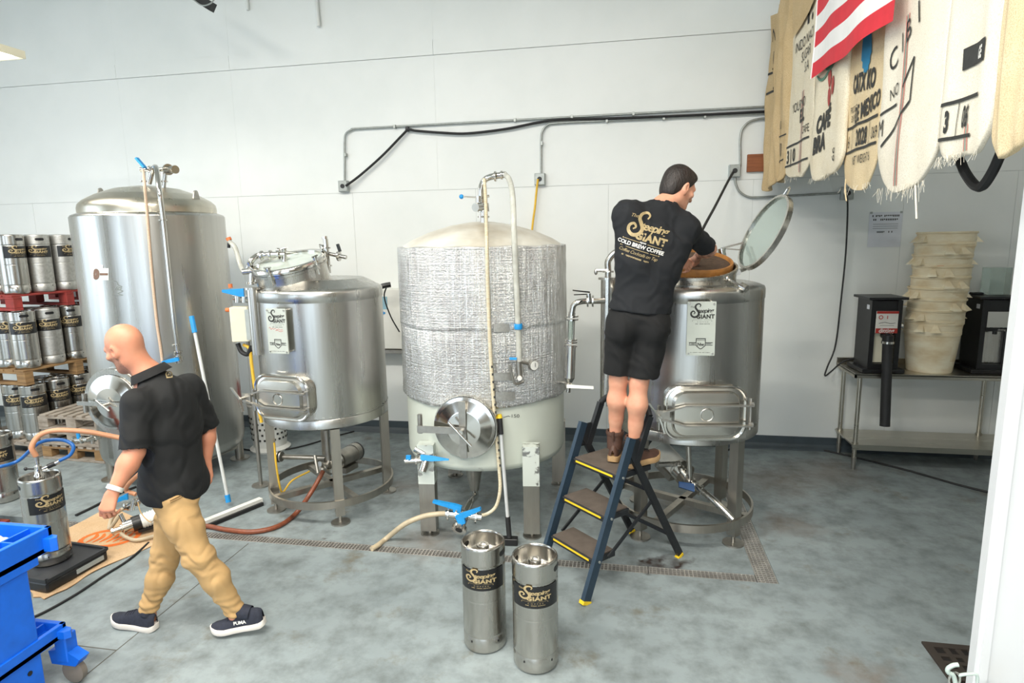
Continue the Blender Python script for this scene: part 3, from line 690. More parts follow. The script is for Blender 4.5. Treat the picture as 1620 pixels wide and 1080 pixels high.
# --- the two tanks with signs
def sign_tank(name, label, C_, R, door, sign, neck, nr, legs, open_top, red):
    t = thing(name, label, 'tank', C_); c = (C_.x, C_.y)
    zb, zt = .78, 1.845
    MB().lathe([(0,zb-.03),(R*.8,zb-.02),(R-.02,zb),(R,zb+.01),(R,zb+.075),(R-.003,zb+.08),(R,zb+.085),(R,zt-.085),(R+.004,zt-.08),(R+.004,zt-.02),(R-.003,zt),(R-.03,zt+.012),(neck[2],zt+.02+neck[3]),(0,zt+.02+neck[3])], n=72).build('shell', steel_tank, t, 50)
    # stitched weld dots round the skirt seam
    wd = MB()
    for k in range(90):
        a = 2*PI*k/60
        wd.box(((R+.001)*math.cos(a), (R+.001)*math.sin(a), zb+.10), (.004,.022,.004), a)
    wd.build('seam_weld', steel_pol, t, 0)
    nx, ny = neck[0]-C_.x, neck[1]-C_.y; nb_ = Vector((nx, ny, zt+neck[4])); na = Vector(neck[5]).normalized()
    if open_top:
        pr = [(nr,-.12),(nr,.125),(nr+.008,.13),(nr+.008,.15),(nr-.006,.152),(nr-.012,.14),(nr-.012,-.12)]
    else:
        pr = [(nr,-.12),(nr,.13),(nr+.008,.135),(nr+.008,.155),(0,.156)]
    MB().lathe(pr, nb_, 56, na).build('neck', steel, t, 50)
    # legs, ring, feet
    rg = .465; an0 = legs
    for k in range(4):
        a = an0+PI/2*k; lx, ly = rg*math.cos(a), rg*math.sin(a)
        l = MB().box((lx,ly,(zb+.07)/2), (.07,.07,zb-.07), math.atan2(ly,lx)).build('leg', steel_leg, t, 0)
        MB().cyl((lx,ly,.0),(lx,ly,.012),.075,n=22).cyl((lx,ly,.01),(lx,ly,.09),.014,n=10).build('foot', steel_dull, l)
    MB().lathe([(rg+.035,.145),(rg+.05,.147),(rg+.05,.205),(rg+.035,.207),(rg+.035,.145)], n=56).build('base_ring', steel_leg, t, 50)
    for a in (an0+.3, an0+.3+PI/2):
        MB().bar((-(rg+.03)*math.cos(a),-(rg+.03)*math.sin(a),.165),((rg+.03)*math.cos(a),(rg+.03)*math.sin(a),.165),.05,.045).build('cross_bar', steel_leg, t, 0)
    # door
    s = oncyl(door[0], door[1], c, R); n = Vector((s.x-c[0], s.y-c[1], 0)).normalized(); u = Vector((-n.y, n.x, 0)); v = Vector((0,0,1)); s = s-C_
    W, Hh, rc = door[2], door[3], .10
    P = rrect(W, Hh, rc); pt = lambda x, y, d: s+u*x+v*y+n*d
    m = MB(); K = len(P)
    m.add([pt(x*1.0,y*1.0,-.10) for x, y in P]+[pt(x,y,.035) for x, y in P], [(i,(i+1)%K,K+(i+1)%K,K+i) for i in range(K)]); m.build('door_collar', steel, t, 50)
    MB().tube([pt(x,y,.045) for x, y in P], .013, 8, closed=True).build('door_rim', steel_pol, t)
    m = MB(); rings = [(1.0,.045),(.86,.058),(.80,.082),(.5,.090)]
    vs = [pt(x*k,y*k,d) for k, d in rings for x, y in P]+[pt(0,0,.092)]; fs = [(a*K+i,a*K+(i+1)%K,(a+1)*K+(i+1)%K,(a+1)*K+i) for a in range(3) for i in range(K)]+[(3*K+i,3*K+(i+1)%K,4*K) for i in range(K)]
    m.add(vs, fs); dr = m.build('door', M(name+'_door', (.62,.60,.55,1), .26, 1, .06, 6, bump=.05, bs=30), t, 35)
    MB().tube([pt(.042*math.cos(k*PI/10),.042*math.sin(k*PI/10),.094) for k in range(20)], .0035, 6, closed=True).build('door_boss', steel, dr)
    m = MB()
    for y in (.38*Hh, -.38*Hh):
        m.bar(pt(W*1.10,y,.115), pt(-W*.55,y,.115), .010, .030, n); m.bar(pt(-W*.55,y,.115), pt(-W*1.12,y*.35,.115), .010, .030, n)
        m.box(pt(W*1.10,y,.08), (.03,.03,.03))
    m.cyl(pt(W*1.10,-.6*Hh,.07), pt(W*1.10,.6*Hh,.07), .012, n=12)
    m.add([pt(-W*.95,.22*Hh,.108),pt(-W*1.28,.2*Hh,.108),pt(-W*1.28,-.2*Hh,.108),pt(-W*.95,-.22*Hh,.108),pt(-W*.95,.22*Hh,.122),pt(-W*1.28,.2*Hh,.122),pt(-W*1.28,-.2*Hh,.122),pt(-W*.95,-.22*Hh,.122)], [(0,1,2,3),(7,6,5,4),(0,4,5,1),(1,5,6,2),(2,6,7,3),(3,7,4,0)])
    m.build('door_yoke', steel_dull, dr, 30)
    m = MB().cyl(pt(-W*1.22,0,.02), pt(-W*1.22,0,.16), .013, n=12).bar(pt(-W*1.22,0,.16), pt(-W*1.5,.55*Hh,.17), .018, .010).bar(pt(-W*1.22,0,.16), pt(-W*1.1,-.55*Hh,.17), .018, .010).cyl(pt(-W*1.15,-.12,.03), pt(-W*1.15,.05,.03), .013, n=10)
    m.build('swing_bolt', steel, dr)
    # sign plate on stand-offs
    q = oncyl(sign[0], sign[1], c, R); n2 = Vector((q.x-c[0], q.y-c[1], 0)).normalized(); u2 = Vector((-n2.y, n2.x, 0)); q = q-C_
    w, h = sign[2], sign[3]
    rot = Matrix((u2, n2, v)).transposed()
    pl = MB().box(q+n2*.05, (w, .010, h), M=rot).build('sign_plate', M(name+'_plate', srgb(196,200,190), .4, .25, .04, 10), t, 0)
    so = MB()
    for i in (-1, 1):
        for j in (-1, 1): so.cyl(q+u2*(i*w*.42)+v*(j*h*.46)-n2*.02, q+u2*(i*w*.42)+v*(j*h*.46)+n2*.06, .007, n=8)
    so.build('stand_off', steel, pl)
    onp = lambda x, y: tuple(q+n2*.0562+u2*x*w*.80+v*(y*w*.80))
    a = Art(); a.add((LOGO.v, LOGO.f), .02, .62, sc=.92)
    a.add(ribbon2d([(-.20,-.35),(-.2,-.62),(-.12,-.72),(0,-.80),(.12,-.72),(.2,-.62),(.2,-.35)], .035, .035), 0, -.12); a.rect(-.22,-.47,.22,-.43); a.rect(-.22,-.53,.22,-.51); a.text('Nw', 0, -.78, .20, bold=.008)
    a.rect(-.52,-.66,-.22,-.62); a.rect(.22,-.66,.52,-.62); a.rect(-.52,-.76,-.22,-.73); a.rect(.22,-.76,.52,-.73); a.ticks(-.50, -.25, -.715, .045, 5, 3); a.ticks(.25, .50, -.715, .045, 5, 5); a.ticks(-.46, .46, -1.10, .025, 24, 7)
    a.lay(onp, 'sign_print', dark_ink, pl)
    if red:
        a = Art(); a.add(ribbon2d([(-.5,.16),(-.42,.2),(-.36,.08),(-.28,.16),(-.2,.1),(-.1,.15),(0,.08),(.12,.13),(.22,.06),(.36,.1)], .02, .02)); a.add(ribbon2d([(-.1,.02),(.05,.05),(.2,-.02),(.38,.02)], .02, .02)); a.lay(onp, 'hand_writing', red_ink, pl)
    return t, c, zt
T2 = Vector((-2.46, 4.61, 0)); R2 = .50
t2, c2, zt = sign_tank('brewing_tank', 'steel brewing tank with sign plate, closed glass lid and brown hose underneath', T2, R2, (452,627,.235,.165), (446,522,.172,.335), (-2.585,4.47,.36,.05,.035,(-.07,-.27,.96)), .275, math.radians(-57), False, True)
T4 = Vector((.455, 4.66, 0)); R4 = .52
t4, c4, _ = sign_tank('brewing_tank', 'steel brewing tank with open round lid where the man on the ladder works', T4, R4, (1113,650,.262,.180), (1107,518,.180,.355), (.475,4.57,.44,.005,-.005,(-.02,-.22,.97)), .29, math.radians(-45), True, False)
# closed lid of the left one: band, glass, clamps
na = Vector((-.07,-.27,.96)).normalized(); nb_ = Vector((-2.585-T2.x, 4.47-T2.y, zt+.035)); _, nu, nv = frame_of(na)
lid = MB().lathe([(.283,.157),(.287,.16),(.287,.195),(.283,.199),(.248,.199),(.246,.175)], nb_, 56, na).build('lid', steel_pol, t2, 50)
MB().lathe([(.247,.184),(.0,.184)], nb_, 40, na).build('lid_glass', M('lid_glass', srgb(196,206,198), .08, .1), lid)
for k in range(5):
    a = -1.25 + k*1.25; e_ = nu*math.cos(a)+nv*math.sin(a); tg = na.cross(e_); q = nb_+e_*.295
    MB().cyl(q+na*.09, q+na*.235, .008, n=8).cyl(q+na*.205, q+na*.225, .020, n=10).cyl(q+na*.232-tg*.03, q+na*.232+tg*.03, .007, n=8).bar(q+na*.15-e_*.03, q+na*.15+e_*.012, .03, .04, na).build('lid_clamp', steel_pol, t2)
m = MB(); L2 = lambda px, py, Y: at(px, py, Y)-T2
m.tube(spline([L2(393,425,4.35), L2(398,412,4.35), L2(408,404,4.4), L2(420,403,4.4), L2(450,402,4.45)], 6), .022, 12)
for x, y in ((414,404),(428,403),(441,403)): clampring(m, L2(x,y,4.41), (1,.2,0), .026)
m.cyl(L2(450,402,4.45), L2(450,415,4.45), .02, n=12).ball(L2(440,396,4.42), .02).cyl(L2(452,398,4.44), L2(470,400,4.5), .006, n=6)
m.build('spray_manifold', steel_pol, t2)
m = MB(); m.cyl(L2(398,425,4.32), L2(398,450,4.32), .02, n=12).cyl(L2(384,430,4.3), L2(408,427,4.33), .024, n=12); clampring(m, L2(398,447,4.32), (0,0,1), .03); clampring(m, L2(405,428,4.33), (1,.2,0), .028)
m.ball(L2(407,433,4.3), .028).cyl(L2(409,418,4.3), L2(409,440,4.3), .012, n=8); m.build('side_valve', steel_pol, t2)
m = MB(); b0 = L2(520,432,4.62); m.cyl(b0, L2(515,378,4.62), .020, n=14).cyl(L2(514,400,4.62), L2(548,407,4.62), .016, n=12).cyl(L2(514,378,4.62), L2(513,374,4.62), .022, n=12)
for y in (392,400,420): clampring(m, L2(516+(y-400)*.08,y,4.62), (0,0,1), .027)
clampring(m, L2(536,405,4.62), (1,0,0), .028); m.ball(L2(509,425,4.6), (.045,.03,.025)); m.build('relief_valve', steel_pol, t2)
MB().bar(L2(538,398,4.6), L2(534,386,4.6), .02, .02).build('relief_handle', black_plastic, t2)
# stand pipes on the left flank of both tanks
for (t, C_, px, py0, py1, Y, rr_) in ((t2, T2, 400, 456, 560, 4.22, .045), (t4, T4, 962, 440, 640, 4.66, .055)):
    a, b = at(px, py0, Y)-C_, at(px, py1, Y)-C_; b = Vector((a.x, a.y, b.z))
    m = MB().cyl(b, a, rr_, n=18).cyl(a-Vector((0,0,.008)), a+Vector((0,0,.008)), rr_*1.35, n=20)
    if t is t4:
        m.tube(spline([a, a+Vector((0,0,.06)), a+Vector((.0,0,.13)), a+Vector((.05,0,.19)), a+Vector((.12,0,.20))], 5), .024, 12); clampring(m, a+Vector((0,0,.05)), (0,0,1), .03)
        m.cyl(a+Vector((-.09,-.02,.06)), a+Vector((0,-.02,.06)), .012, n=8); m.ball(a+Vector((-.09,-.02,.05)), (.014,.014,.024))
    m.build('stand_pipe', steel, t)

# open lid of the right tank, its hinge, clamp and valve lever
e1, e2 = Vector((.44,.0,.90)).normalized(), Vector((-.20,.98,0)).normalized(); e3 = e1.cross(e2).normalized()
lc = at(1209,368,4.68)-T4
ring = MB().lathe([(.268,-.018),(.286,-.018),(.286,.018),(.268,.018),(.268,-.018)], lc, 56, e3).build('lid', steel, t4, 50)
MB().lathe([(.269,.004),(0,.004)], lc, 40, e3).lathe([(0,-.004),(.269,-.004)], lc, 40, e3).build('lid_glass', glass, ring)
q = lc+e1*.286; MB().tube([q-e2*.03, q+e1*.05-e2*.02, q+e1*.06, q+e1*.05+e2*.02, q+e2*.03], .006, 8).build('lid_hook', steel_pol, ring)
q = lc-e1*.286; h0 = at(1158,430,4.62)-T4
MB().bar(q, h0+Vector((.03,0,.0)), .04, .02).cyl(h0+Vector((.03,-.05,.0)), h0+Vector((.03,.05,.0)), .024, n=14).build('lid_hinge', steel, t4)
q0, q1 = at(1150,440,4.33)-T4, at(1172,452,4.25)-T4
MB().cyl(q0, q1, .009, n=8).cyl(q1, q1+(q1-q0).normalized()*.05, .026, n=14).ball(q0, .02).build('lid_clamp', steel, t4)
m = MB().cyl(at(1143,412,4.85)-T4, at(1141,393,4.85)-T4, .03, n=14).cyl(at(1125,407,4.85)-T4, at(1148,407,4.85)-T4, .03, n=14)
m.bar(at(1140,393,4.85)-T4, at(1175,384,4.85)-T4, .02, .014).bar(at(1140,393,4.85)-T4, at(1171,395,4.85)-T4, .012, .010); MB().tube(spline([at(1085,405,4.8)-T4, at(1082,395,4.8)-T4, at(1090,384,4.8)-T4, at(1098,392,4.8)-T4, at(1102,405,4.8)-T4], 5), .02, 10).build('bent_pipe', steel_pol, t4)
m.build('lever_valve', steel_pol, t4)
# filter basket being lifted in the neck, full of grounds
bt = thing('filter_basket', 'round brown filter basket of coffee grounds tipped in the open tank', 'basket', (.472, 4.54, 1.975))
tl = Matrix.Rotation(math.radians(15), 3, 'X') @ Matrix.Rotation(math.radians(4), 3, 'Y'); ax = tl @ Vector((0,0,1))
grounds = M('coffee_grounds', srgb(92,72,56), .95, 0, .25, 40, bump=.8, bs=120, bd=.01); amber = M('coffee_stained_mesh', srgb(176,118,56), .6, 0, .2, 20, bump=.4, bs=200)
m = MB().lathe([(.235,-.06),(.262,-.06),(.266,.03),(.262,.045),(.248,.045),(.245,.03),(.235,-.06)], (0,0,.02), 48, ax); m.build('basket_wall', amber, bt, 50)
MB().lathe([(.250,.022),(.2,.030),(.1,.026),(0,.032)], (0,0,.02), 40, ax).build('grounds', grounds, bt, 50)

# pumps and pipes under the sign tanks
def pump(parent, org, p, d, motor_mat, fan):
    p = Vector(p)-org; d = Vector(d).normalized()
    MB().cyl(p, p+d*.20, .075, n=24).cyl(p+d*.20, p+d*.26, .082, n=24).cyl(p-d*.03, p, .06, n=24).build('pump_motor', motor_mat, parent)
    MB().cyl(p-d*.09, p-d*.03, .085, n=24).cyl(p-d*.13, p-d*.09, .04, n=18).build('pump_head', steel_pol, parent)
    MB().cyl(p+d*.26, p+d*.275, .084, n=24).build('fan_cover', fan, parent)
    b = MB().bar(p+d*.02-Vector((0,0,.10)), p+d*.2-Vector((0,0,.10)), .12, .05, ); b.build('pump_base', steel_dull, parent, 0)
pump(t2, T2, at(535,728,4.72), at(560,715,4.95)-at(535,728,4.72), steel_dull, black_plastic)
m = MB(); m.cyl(L2(437,722,4.55), L2(515,724,4.7), .022, n=12).cyl(L2(516,680,4.62), L2(520,735,4.62), .022, n=12).cyl(L2(505,735,4.55), L2(528,738,4.68), .03, n=12); clampring(m, L2(441,722,4.55), (1,0,0), .034)
clampring(m, L2(445,722,4.55), (1,0,0), .030); m.cyl(L2(498,720,4.5), L2(503,748,4.45), .014, n=8); m.ball(L2(510,742,4.55), .035); m.build('pump_pipe', steel_dull, t2)
m = MB(); L4 = lambda px, py, Y: at(px, py, Y)-T4
pump(t4, T4, at(1072,738,4.60), at(1050,715,4.72)-at(1072,738,4.60), M('white_motor', srgb(214,214,206), .4), black_plastic)
m.cyl(L4(1089,705,4.5), L4(1091,765,4.5), .020, n=14).cyl(L4(1040,735,4.4), L4(1075,733,4.5), .020, n=12).tube(spline([L4(1092,765,4.5), L4(1102,770,4.45), L4(1130,792,4.3), L4(1160,822,4.2)], 5), .024, 12)
m.ball(L4(1098,766,4.47), .034); clampring(m, L4(1108,775,4.42), (1,0,-.4), .028); clampring(m, L4(1091,758,4.5), (0,0,1), .028); m.build('pump_pipe', steel, t4)
MB().prism([(-.03,-.02),(.08,-.03),(.08,.03),(-.03,.02)], L4(1080,768,4.42), (1,0,-.2), (0,.6,.8), .02).build('valve_handle', M('dark_blue_grip', srgb(24,70,120), .4), t4, 30)

# --- the insulated tank in the middle
T3 = Vector((-1.125, 4.77, 0)); R3 = .645
t3 = thing('insulated_tank', 'wide tank wrapped in silver foil insulation with pale painted base', 'tank', T3); c3 = (T3.x, T3.y)
MB().lathe([(0,.47),(R3*.5,.48),(R3*.86,.495),(R3-.02,.52),(R3-.005,.56),(R3-.005,1.2)], n=72).build('lower_shell', pale_paint, t3, 50)
rs = random.Random(2)
def crinkle(k): return .0030*math.sin(k*1.7)+.0022*math.sin(k*5.3+1)+.0016*math.sin(k*9.7)
fo = MB(); n_ = 360; zz = [1.005,1.01,1.03,1.2,1.4,1.55,1.565,1.575,1.59,1.8,2.0,2.12,2.15,2.155]
rad = [R3+.004,R3+.016,R3+.019,R3+.017,R3+.018,R3+.017,R3+.013,R3+.021,R3+.019,R3+.018,R3+.016,R3+.014,R3+.012,R3-.02]
def fpt(u, v):
    i = min(int(round(v*(len(zz)-1))), len(zz)-1); a = 2*PI*u; return ((rad[i]+crinkle(a*9+zz[i]*3)*(0 if i in (0,13) else 1))*math.cos(a), (rad[i]+crinkle(a*9+zz[i]*3)*(0 if i in (0,13) else 1))*math.sin(a), zz[i]+(.006*math.sin(a*7) if i < 12 else .003*math.sin(a*11)))
fo.grid(fpt, n_, len(zz)-1, True); fo.build('foil_jacket', foil, t3, 60)
MB().lathe([(R3-.005,2.10),(R3-.005,2.145),(R3-.03,2.165),(.55,2.205),(.42,2.26),(.25,2.31),(.1,2.335),(0,2.34)], n=64).build('dome', dome_paint, t3, 50)
for px, py, Y in ((677,760,4.16),(841,770,4.23),(884,740,5.24),(720,735,5.3)):
    p = at(px, py, Y)-T3; an = math.atan2(p.y, p.x); Rr = .69; x, y = p.x, p.y
    ztop = .70 if Y < 5 else .6
    rz_ = .10
    l = MB().box((x,y,ztop/2+.02), (.118,.10,ztop-.04), rz_).build('leg', steel_leg, t3, 0)
    if Y < 5: MB().box((x,y,ztop-.135), (.122,.104,.30), rz_).build('leg_flaking_paint', leg_paint, l, 0)
    MB().cyl((x,y,0),(x,y,.012),.07,n=20).cyl((x,y,.01),(x,y,.05),.02,n=10).build('foot', steel_dull, l)
# drain cone, manway
MB().lathe([(.035,.20),(.038,.21),(.085,.49)], (at(751,780,4.55)-T3).to_2d().to_3d(), 24).build('drain_cone', steel_dull, t3)
sp, n, d = manway(t3, T3, c3, 738, 673, R3, .225, 1.05)
u = Vector((-n.y, n.x, 0)); z_ = Vector((0,0,1))
MB().bar(sp+n*.125-u*.33, sp+n*.125+u*.02, .010, .05).cyl(sp+n*.06-u*.33-z_*.05, sp+n*.06-u*.33+z_*.09, .018, n=12).build('yoke_arm', steel_dull, d)
MB().bar(sp+n*.10-z_*.21, sp+n*.11+z_*.21, .05, .014, n).build('door_strap', steel_dull, d)
MB().cyl(sp+n*.09, sp+n*.17, .018, n=12).cyl(sp+n*.17-u*.085+z_*.075, sp+n*.17+u*.075-z_*.095, .010, n=10).build('tee_handle', steel_pol, d)
# side valve by the left leg
def on3(px, py, o=0.0): return oncyl(px, py, c3, R3+o)-T3
q = on3(688,722); nn = Vector((q.x,q.y,0)).normalized()
m = MB().cyl(q, q+nn*.10, .024, n=14).cyl(q+nn*.10, q+nn*.10+Vector((0,0,-.07))+nn*.04, .030, n=14).cyl(q+nn*.08-Vector((.16,.05,.0)), q+nn*.08, .018, n=12).cyl(q+nn*.07+Vector((-.10,0,.08)), q+nn*.07+Vector((-.03,0,.04)), .026, n=12)
clampring(m, q+nn*.05, nn, .03); clampring(m, q+nn*.08-Vector((.08,.025,0)), (1,.3,0), .024); m.build('side_valve', steel_pol, t3)
MB().prism([(-.03,-.02),(.05,-.022),(.18,-.006),(.18,.006),(.05,.02),(-.03,.02)], q+nn*.12+Vector((.01,0,.03)), (1,.05,-.05), (0,.3,.95), .018).build('valve_handle', blue_grip, t3, 30)
MB().box(q+nn*.10-Vector((.12,.03,-.03)), (.035,.02,.03)).build('valve_knob', blue_grip, t3, 0)
# top fitting: riser, gooseneck, tee with blue ball
m = MB(); b0 = at(765,350,4.66)-T3
m.cyl(b0-Vector((0,0,.03)), at(765,335,4.66)-T3, .026, n=16).cyl(at(765,335,4.66)-T3, at(764,322,4.66)-T3, .045, n=18).cyl(at(752,328,4.55)-T3, at(765,327,4.66)-T3, .032, n=16).tube(spline([at(762,325,4.66)-T3, at(761,300,4.66)-T3, at(766,286,4.66)-T3, at(776,280,4.62)-T3, at(800,276,4.58)-T3], 6), .024, 12)
clampring(m, at(765,343,4.66)-T3, (0,0,1), .032); clampring(m, at(784,279,4.6)-T3, (1,0,0), .026); clampring(m, at(794,277,4.59)-T3, (1,0,0), .022); m.cyl(at(757,320,4.6)-T3, at(757,310,4.6)-T3, .02, n=12)
m.cyl(at(733,311,4.6)-T3, at(758,312,4.6)-T3, .006, n=8).cyl(at(766,311,4.6)-T3, at(774,310,4.6)-T3, .010, n=8); m.build('top_fitting', steel_pol, t3)
MB().ball(at(730,311,4.6)-T3, .018).build('blue_knob', blue_grip, t3)
m = MB(); path = [at(799,276,4.58), at(806,285,4.5), at(811,310,4.3)] + [oncyl(x, y, c3, R3+.05) for x, y in ((813,360),(816,430),(819,500),(821,560),(823,592))]
m.tube([q-T3 for q in spline(path, 6)], .020, 12); m.build('clear_hose', clear_tube, t3)
MB().lathe([(.028,-.02),(.03,-.01),(.03,.01),(.028,.02)], oncyl(820,516,c3,R3+.05)-T3, 16).build('hose_clip', blue_grip, t3)
tube_m = M('stained_sight_tube', srgb(212,204,180), .3, 0, .1, 30, (1,1,6), c2=srgb(180,160,124))
m = MB(); path = [at(766,283,4.58), at(768,310,4.52), at(769,340,4.40)] + [oncyl(x, y, c3, R3+.035) for x, y in ((770,380),(772,460),(775,540),(779,610),(785,690),(790,745))] + [at(791,775,4.10), at(785,800,4.08), at(772,812,4.06), at(756,816,4.05)]
m.tube([q-T3 for q in spline(path, 6)], .013, 10); m.build('sight_tube', tube_m, t3)
tk = MB()
for y in range(580, 740, 12):
    q = oncyl(775+(y-540)*.083, y, c3, R3+.048)-T3; tk.box(q, (.012,.004,.016))
tk.build('sight_scale', dark_ink, t3, 0)
# thermometer and bent drain pipe on the jacket
q = on3(841,577,.02); nn = Vector((q.x,q.y,0)).normalized()
g = MB().cyl(q, q+nn*.035, .038, n=24).build('dial_gauge', steel_pol, t3); MB().cyl(q+nn*.0352, q+nn*.037, .033, n=24).build('dial_face', white_plastic, g)
MB().box(q+nn*.038+Vector((.005,0,.006)), (.004,.002,.03), .0).build('dial_needle', dark_ink, g, 0)
m = MB().cyl(on3(822,598,.06), on3(820,572,.06), .022, n=12).tube(spline([on3(806,578,.07), on3(812,602,.07), on3(818,607,.07), on3(828,603,.07)], 5), .010, 8).cyl(on3(822,572,.06), on3(835,575,.05), .012, n=8).cyl(on3(822,598,.0), on3(822,598,.10), .018, n=10); m.build('jacket_drain', steel_dull, t3)
MB().box(on3(812,567,.05), (.05,.02,.015)).build('drain_grip', blue_grip, t3, 0)
for x0, y0, x1, y1 in ((780,590,812,602),(784,620,814,634),(781,512,806,525)):
    mm = MB(); mm.grid(lambda u, v: tuple(on3(x0+(x1-x0)*u, y0+(y1-y0)*v, .024)), 6, 2); mm.build('foil_tape', steel_keg2, t3)
# marker tick and printed marks on the pale base
a = Art(); a.text('~150', .5, .2, .8); a.line([(-.8,.2),(-.1,.5)], .08); a.lay(lambda x, y: tuple(on3(806+12*x, 662-9*y, -.003)), 'pencil_mark', dark_ink, t3)
for x, y in ((811,724),(767,751),(764,748)): pass
# the three-way drain valve with two blue levers
vt = thing('drain_valve', 'stainless drain valve with two blue levers under the foil wrapped tank', 'valve', T3)
A, B = at(705,812,4.02)-T3, at(762,818,4.05)-T3; dm = (B-A).normalized()
m = MB().cyl(A, B, .026, n=16)
for f in (.08,.3,.55,.85): clampring(m, A+(B-A)*f, dm, .032)
m.cyl(A+(B-A)*.42, A+(B-A)*.62, .042, n=18); cc = A+(B-A)*.52; fr = Vector((-.1,-.8,-.45)).normalized()
m.cyl(cc, cc+fr*.11, .036, n=18).cyl(cc+fr*.10, cc+fr*.125, .055, n=20); up_ = (at(751,770,4.55)-T3); m.tube(spline([cc, cc+Vector((.0,.2,.02)), Vector((up_.x, up_.y, .14)), Vector((up_.x, up_.y, .21))], 6), .026, 12)
m.build('valve_body', steel_pol, vt)
MB().cyl(cc+fr*.1255, cc+fr*.127, .026, n=18).build('valve_bore', label_black, vt)
for (x0, y0, x1, y1, Y) in ((722,806,683,797,4.0),(730,815,763,803,3.96)):
    p, q = at(x0,y0,Y)-T3, at(x1,y1,Y)-T3; hd = (q-p).normalized(); L_ = (q-p).length; sd = Vector((0,0,1)).cross(hd).normalized(); u3 = hd.cross(sd)
    MB().prism([(-.03,-.05),(.02,-.05),(.03,-.012),(L_,.0),(L_,.018),(.02,.025),(-.03,.02)], p-sd*.015, hd, u3 if u3.z > 0 else -u3, .03 if u3.z > 0 else -.03).build('valve_lever', blue_grip, vt, 30)
# exchanger pipe between the middle and the right tank
xp = thing('pipe_assembly', 'stainless sight glass pipe run between foil tank and right brewing tank', 'pipe', at(905,560,4.5))
o = xp.location; q = lambda px, py, Y=4.5: at(px, py, Y)-Vector(o)
m = MB().tube(spline([q(955,476,4.62), q(935,476,4.55), q(918,477), q(908,482), q(905,494)], 6), .022, 14).cyl(q(905,494), q(904,502), .026, n=16)
m2_ = MB(); m2_.cyl(q(903,545), q(901,597), .040, n=20).cyl(q(901,597), q(900,607), .040, .018, n=20).cyl(q(900,607), q(899,620), .018, n=12)
for y in (500,505): clampring(m, q(905-(y-500)*.045,y), (0,0,1), .034)
for y in (537,541,547): clampring(m2_, q(905-(y-500)*.045,y), (0,0,1), .034)
clampring(m, q(930,476,4.53), (1,0,0), .03); clampring(m, q(938,476,4.56), (1,0,0), .03); clampring(m2_, q(900,609), (0,0,1), .024); m2_.cyl(q(899,606), q(880,604,4.62), .014, n=10)
m2_.build('lower_pipe', steel_pol, xp)
m.build('pipe', steel_pol, xp)
m = MB()
for k in range(4): an = PI/4+k*PI/2; m.cyl(q(904,505)+Vector((.03*math.cos(an),.03*math.sin(an),0)), q(903,537)+Vector((.03*math.cos(an),.03*math.sin(an),0)), .004, n=6)
m.build('sight_cage', steel, xp); MB().cyl(q(904,505), q(903,537), .020, n=16).build('sight_glass', glass, xp)
m = MB().cyl(q(932,476,4.53), q(931,464,4.53), .018, n=12).bar(q(933,462,4.53), q(906,459,4.5), .02, .01).bar(q(933,465,4.53), q(908,466,4.5), .014, .008); m.build('clamp_lever', steel_pol, xp)
MB().prism([(-.02,-.012),(.18,-.009),(.18,.012),(-.02,.014)], q(901,611,4.44), (1,-.05,-.02), (0,.2,1), .014).build('white_lever', white_plastic, xp, 30)
# ------------------------------------------------------------------ wall services
WP = lambda px, py, d=.03: at(px, py, WY-d)
def outlet(px, py, label):
    p = WP(px, py, 0); t = thing('outlet_box', label, 'outlet', (p.x, WY, p.z), 0, 'outlet boxes')
    MB().box((0,-.03,0), (.11,.06,.12), bev=.006).build('box', grey_box, t, 0); MB().box((0,-.063,0), (.10,.006,.11), bev=.002).build('cover', grey_pipe, t, 0)
    MB().cyl((0,-.066,0),(0,-.072,0),.024,n=18).build('socket', black_plastic, t)
outlet(546,295,'grey outlet box at the left end of the conduit'); outlet(855,284,'grey outlet box with the yellow cord above the foil tank'); outlet(1161,271,'grey outlet box beside the wooden board'); outlet(1338,306,'grey outlet box below the hanging sacks')
def wire(name, pts, r, mat, label, cat, n=8, seg=6, group=None, clips=()):
    P = spline(pts, seg); o0 = Vector(P[0]); t = MB().tube([p-o0 for p in P], r, n)
    if clips:
        e = thing(name, label, cat, o0, 0, group); t.build('run', mat, e)
        for q in clips: MB().box(Vector(q)-o0, (.02,.05,.035)).build('clip', grey_pipe, e, 0)
        return e
    o = t.build(name, mat, None); o.location = o0; return tag(o, label, cat, group)
wire('conduit', [WP(545,289),WP(545,255),WP(545,225),WP(547,212),WP(557,205),WP(575,203),WP(760,193),WP(980,181),WP(1217,168.5),WP(1300,164)], .011, grey_pipe, 'long grey conduit rising from the left outlet box along the wall', 'conduit', 10, clips=[WP(x, y) for x, y in ((547,245),(625,200.5),(815,190),(905,185),(1002,180))])
wire('conduit', [WP(856,277),WP(856,250),WP(856,222),WP(858,208),WP(866,198),WP(884,194.5),WP(1000,189),WP(1217,179),WP(1300,175)], .011, grey_pipe, 'grey conduit feeding the outlet box above the foil tank', 'conduit', 10, clips=[WP(x, y) for x, y in ((857,227),(960,191),(1050,187),(1115,184))])
wire('conduit', [WP(1171,264),WP(1171,240),WP(1171,222),WP(1174,205),WP(1185,193),WP(1202,188),WP(1230,186)], .011, grey_pipe, 'short curved grey conduit above the wooden board', 'conduit', 10)
wire('conduit', [WP(1163,280),WP(1164,290),WP(1170,303),WP(1183,311),WP(1200,312),WP(1260,309),WP(1331,305)], .011, grey_pipe, 'grey conduit running below the wooden board to the right box', 'conduit', 10)
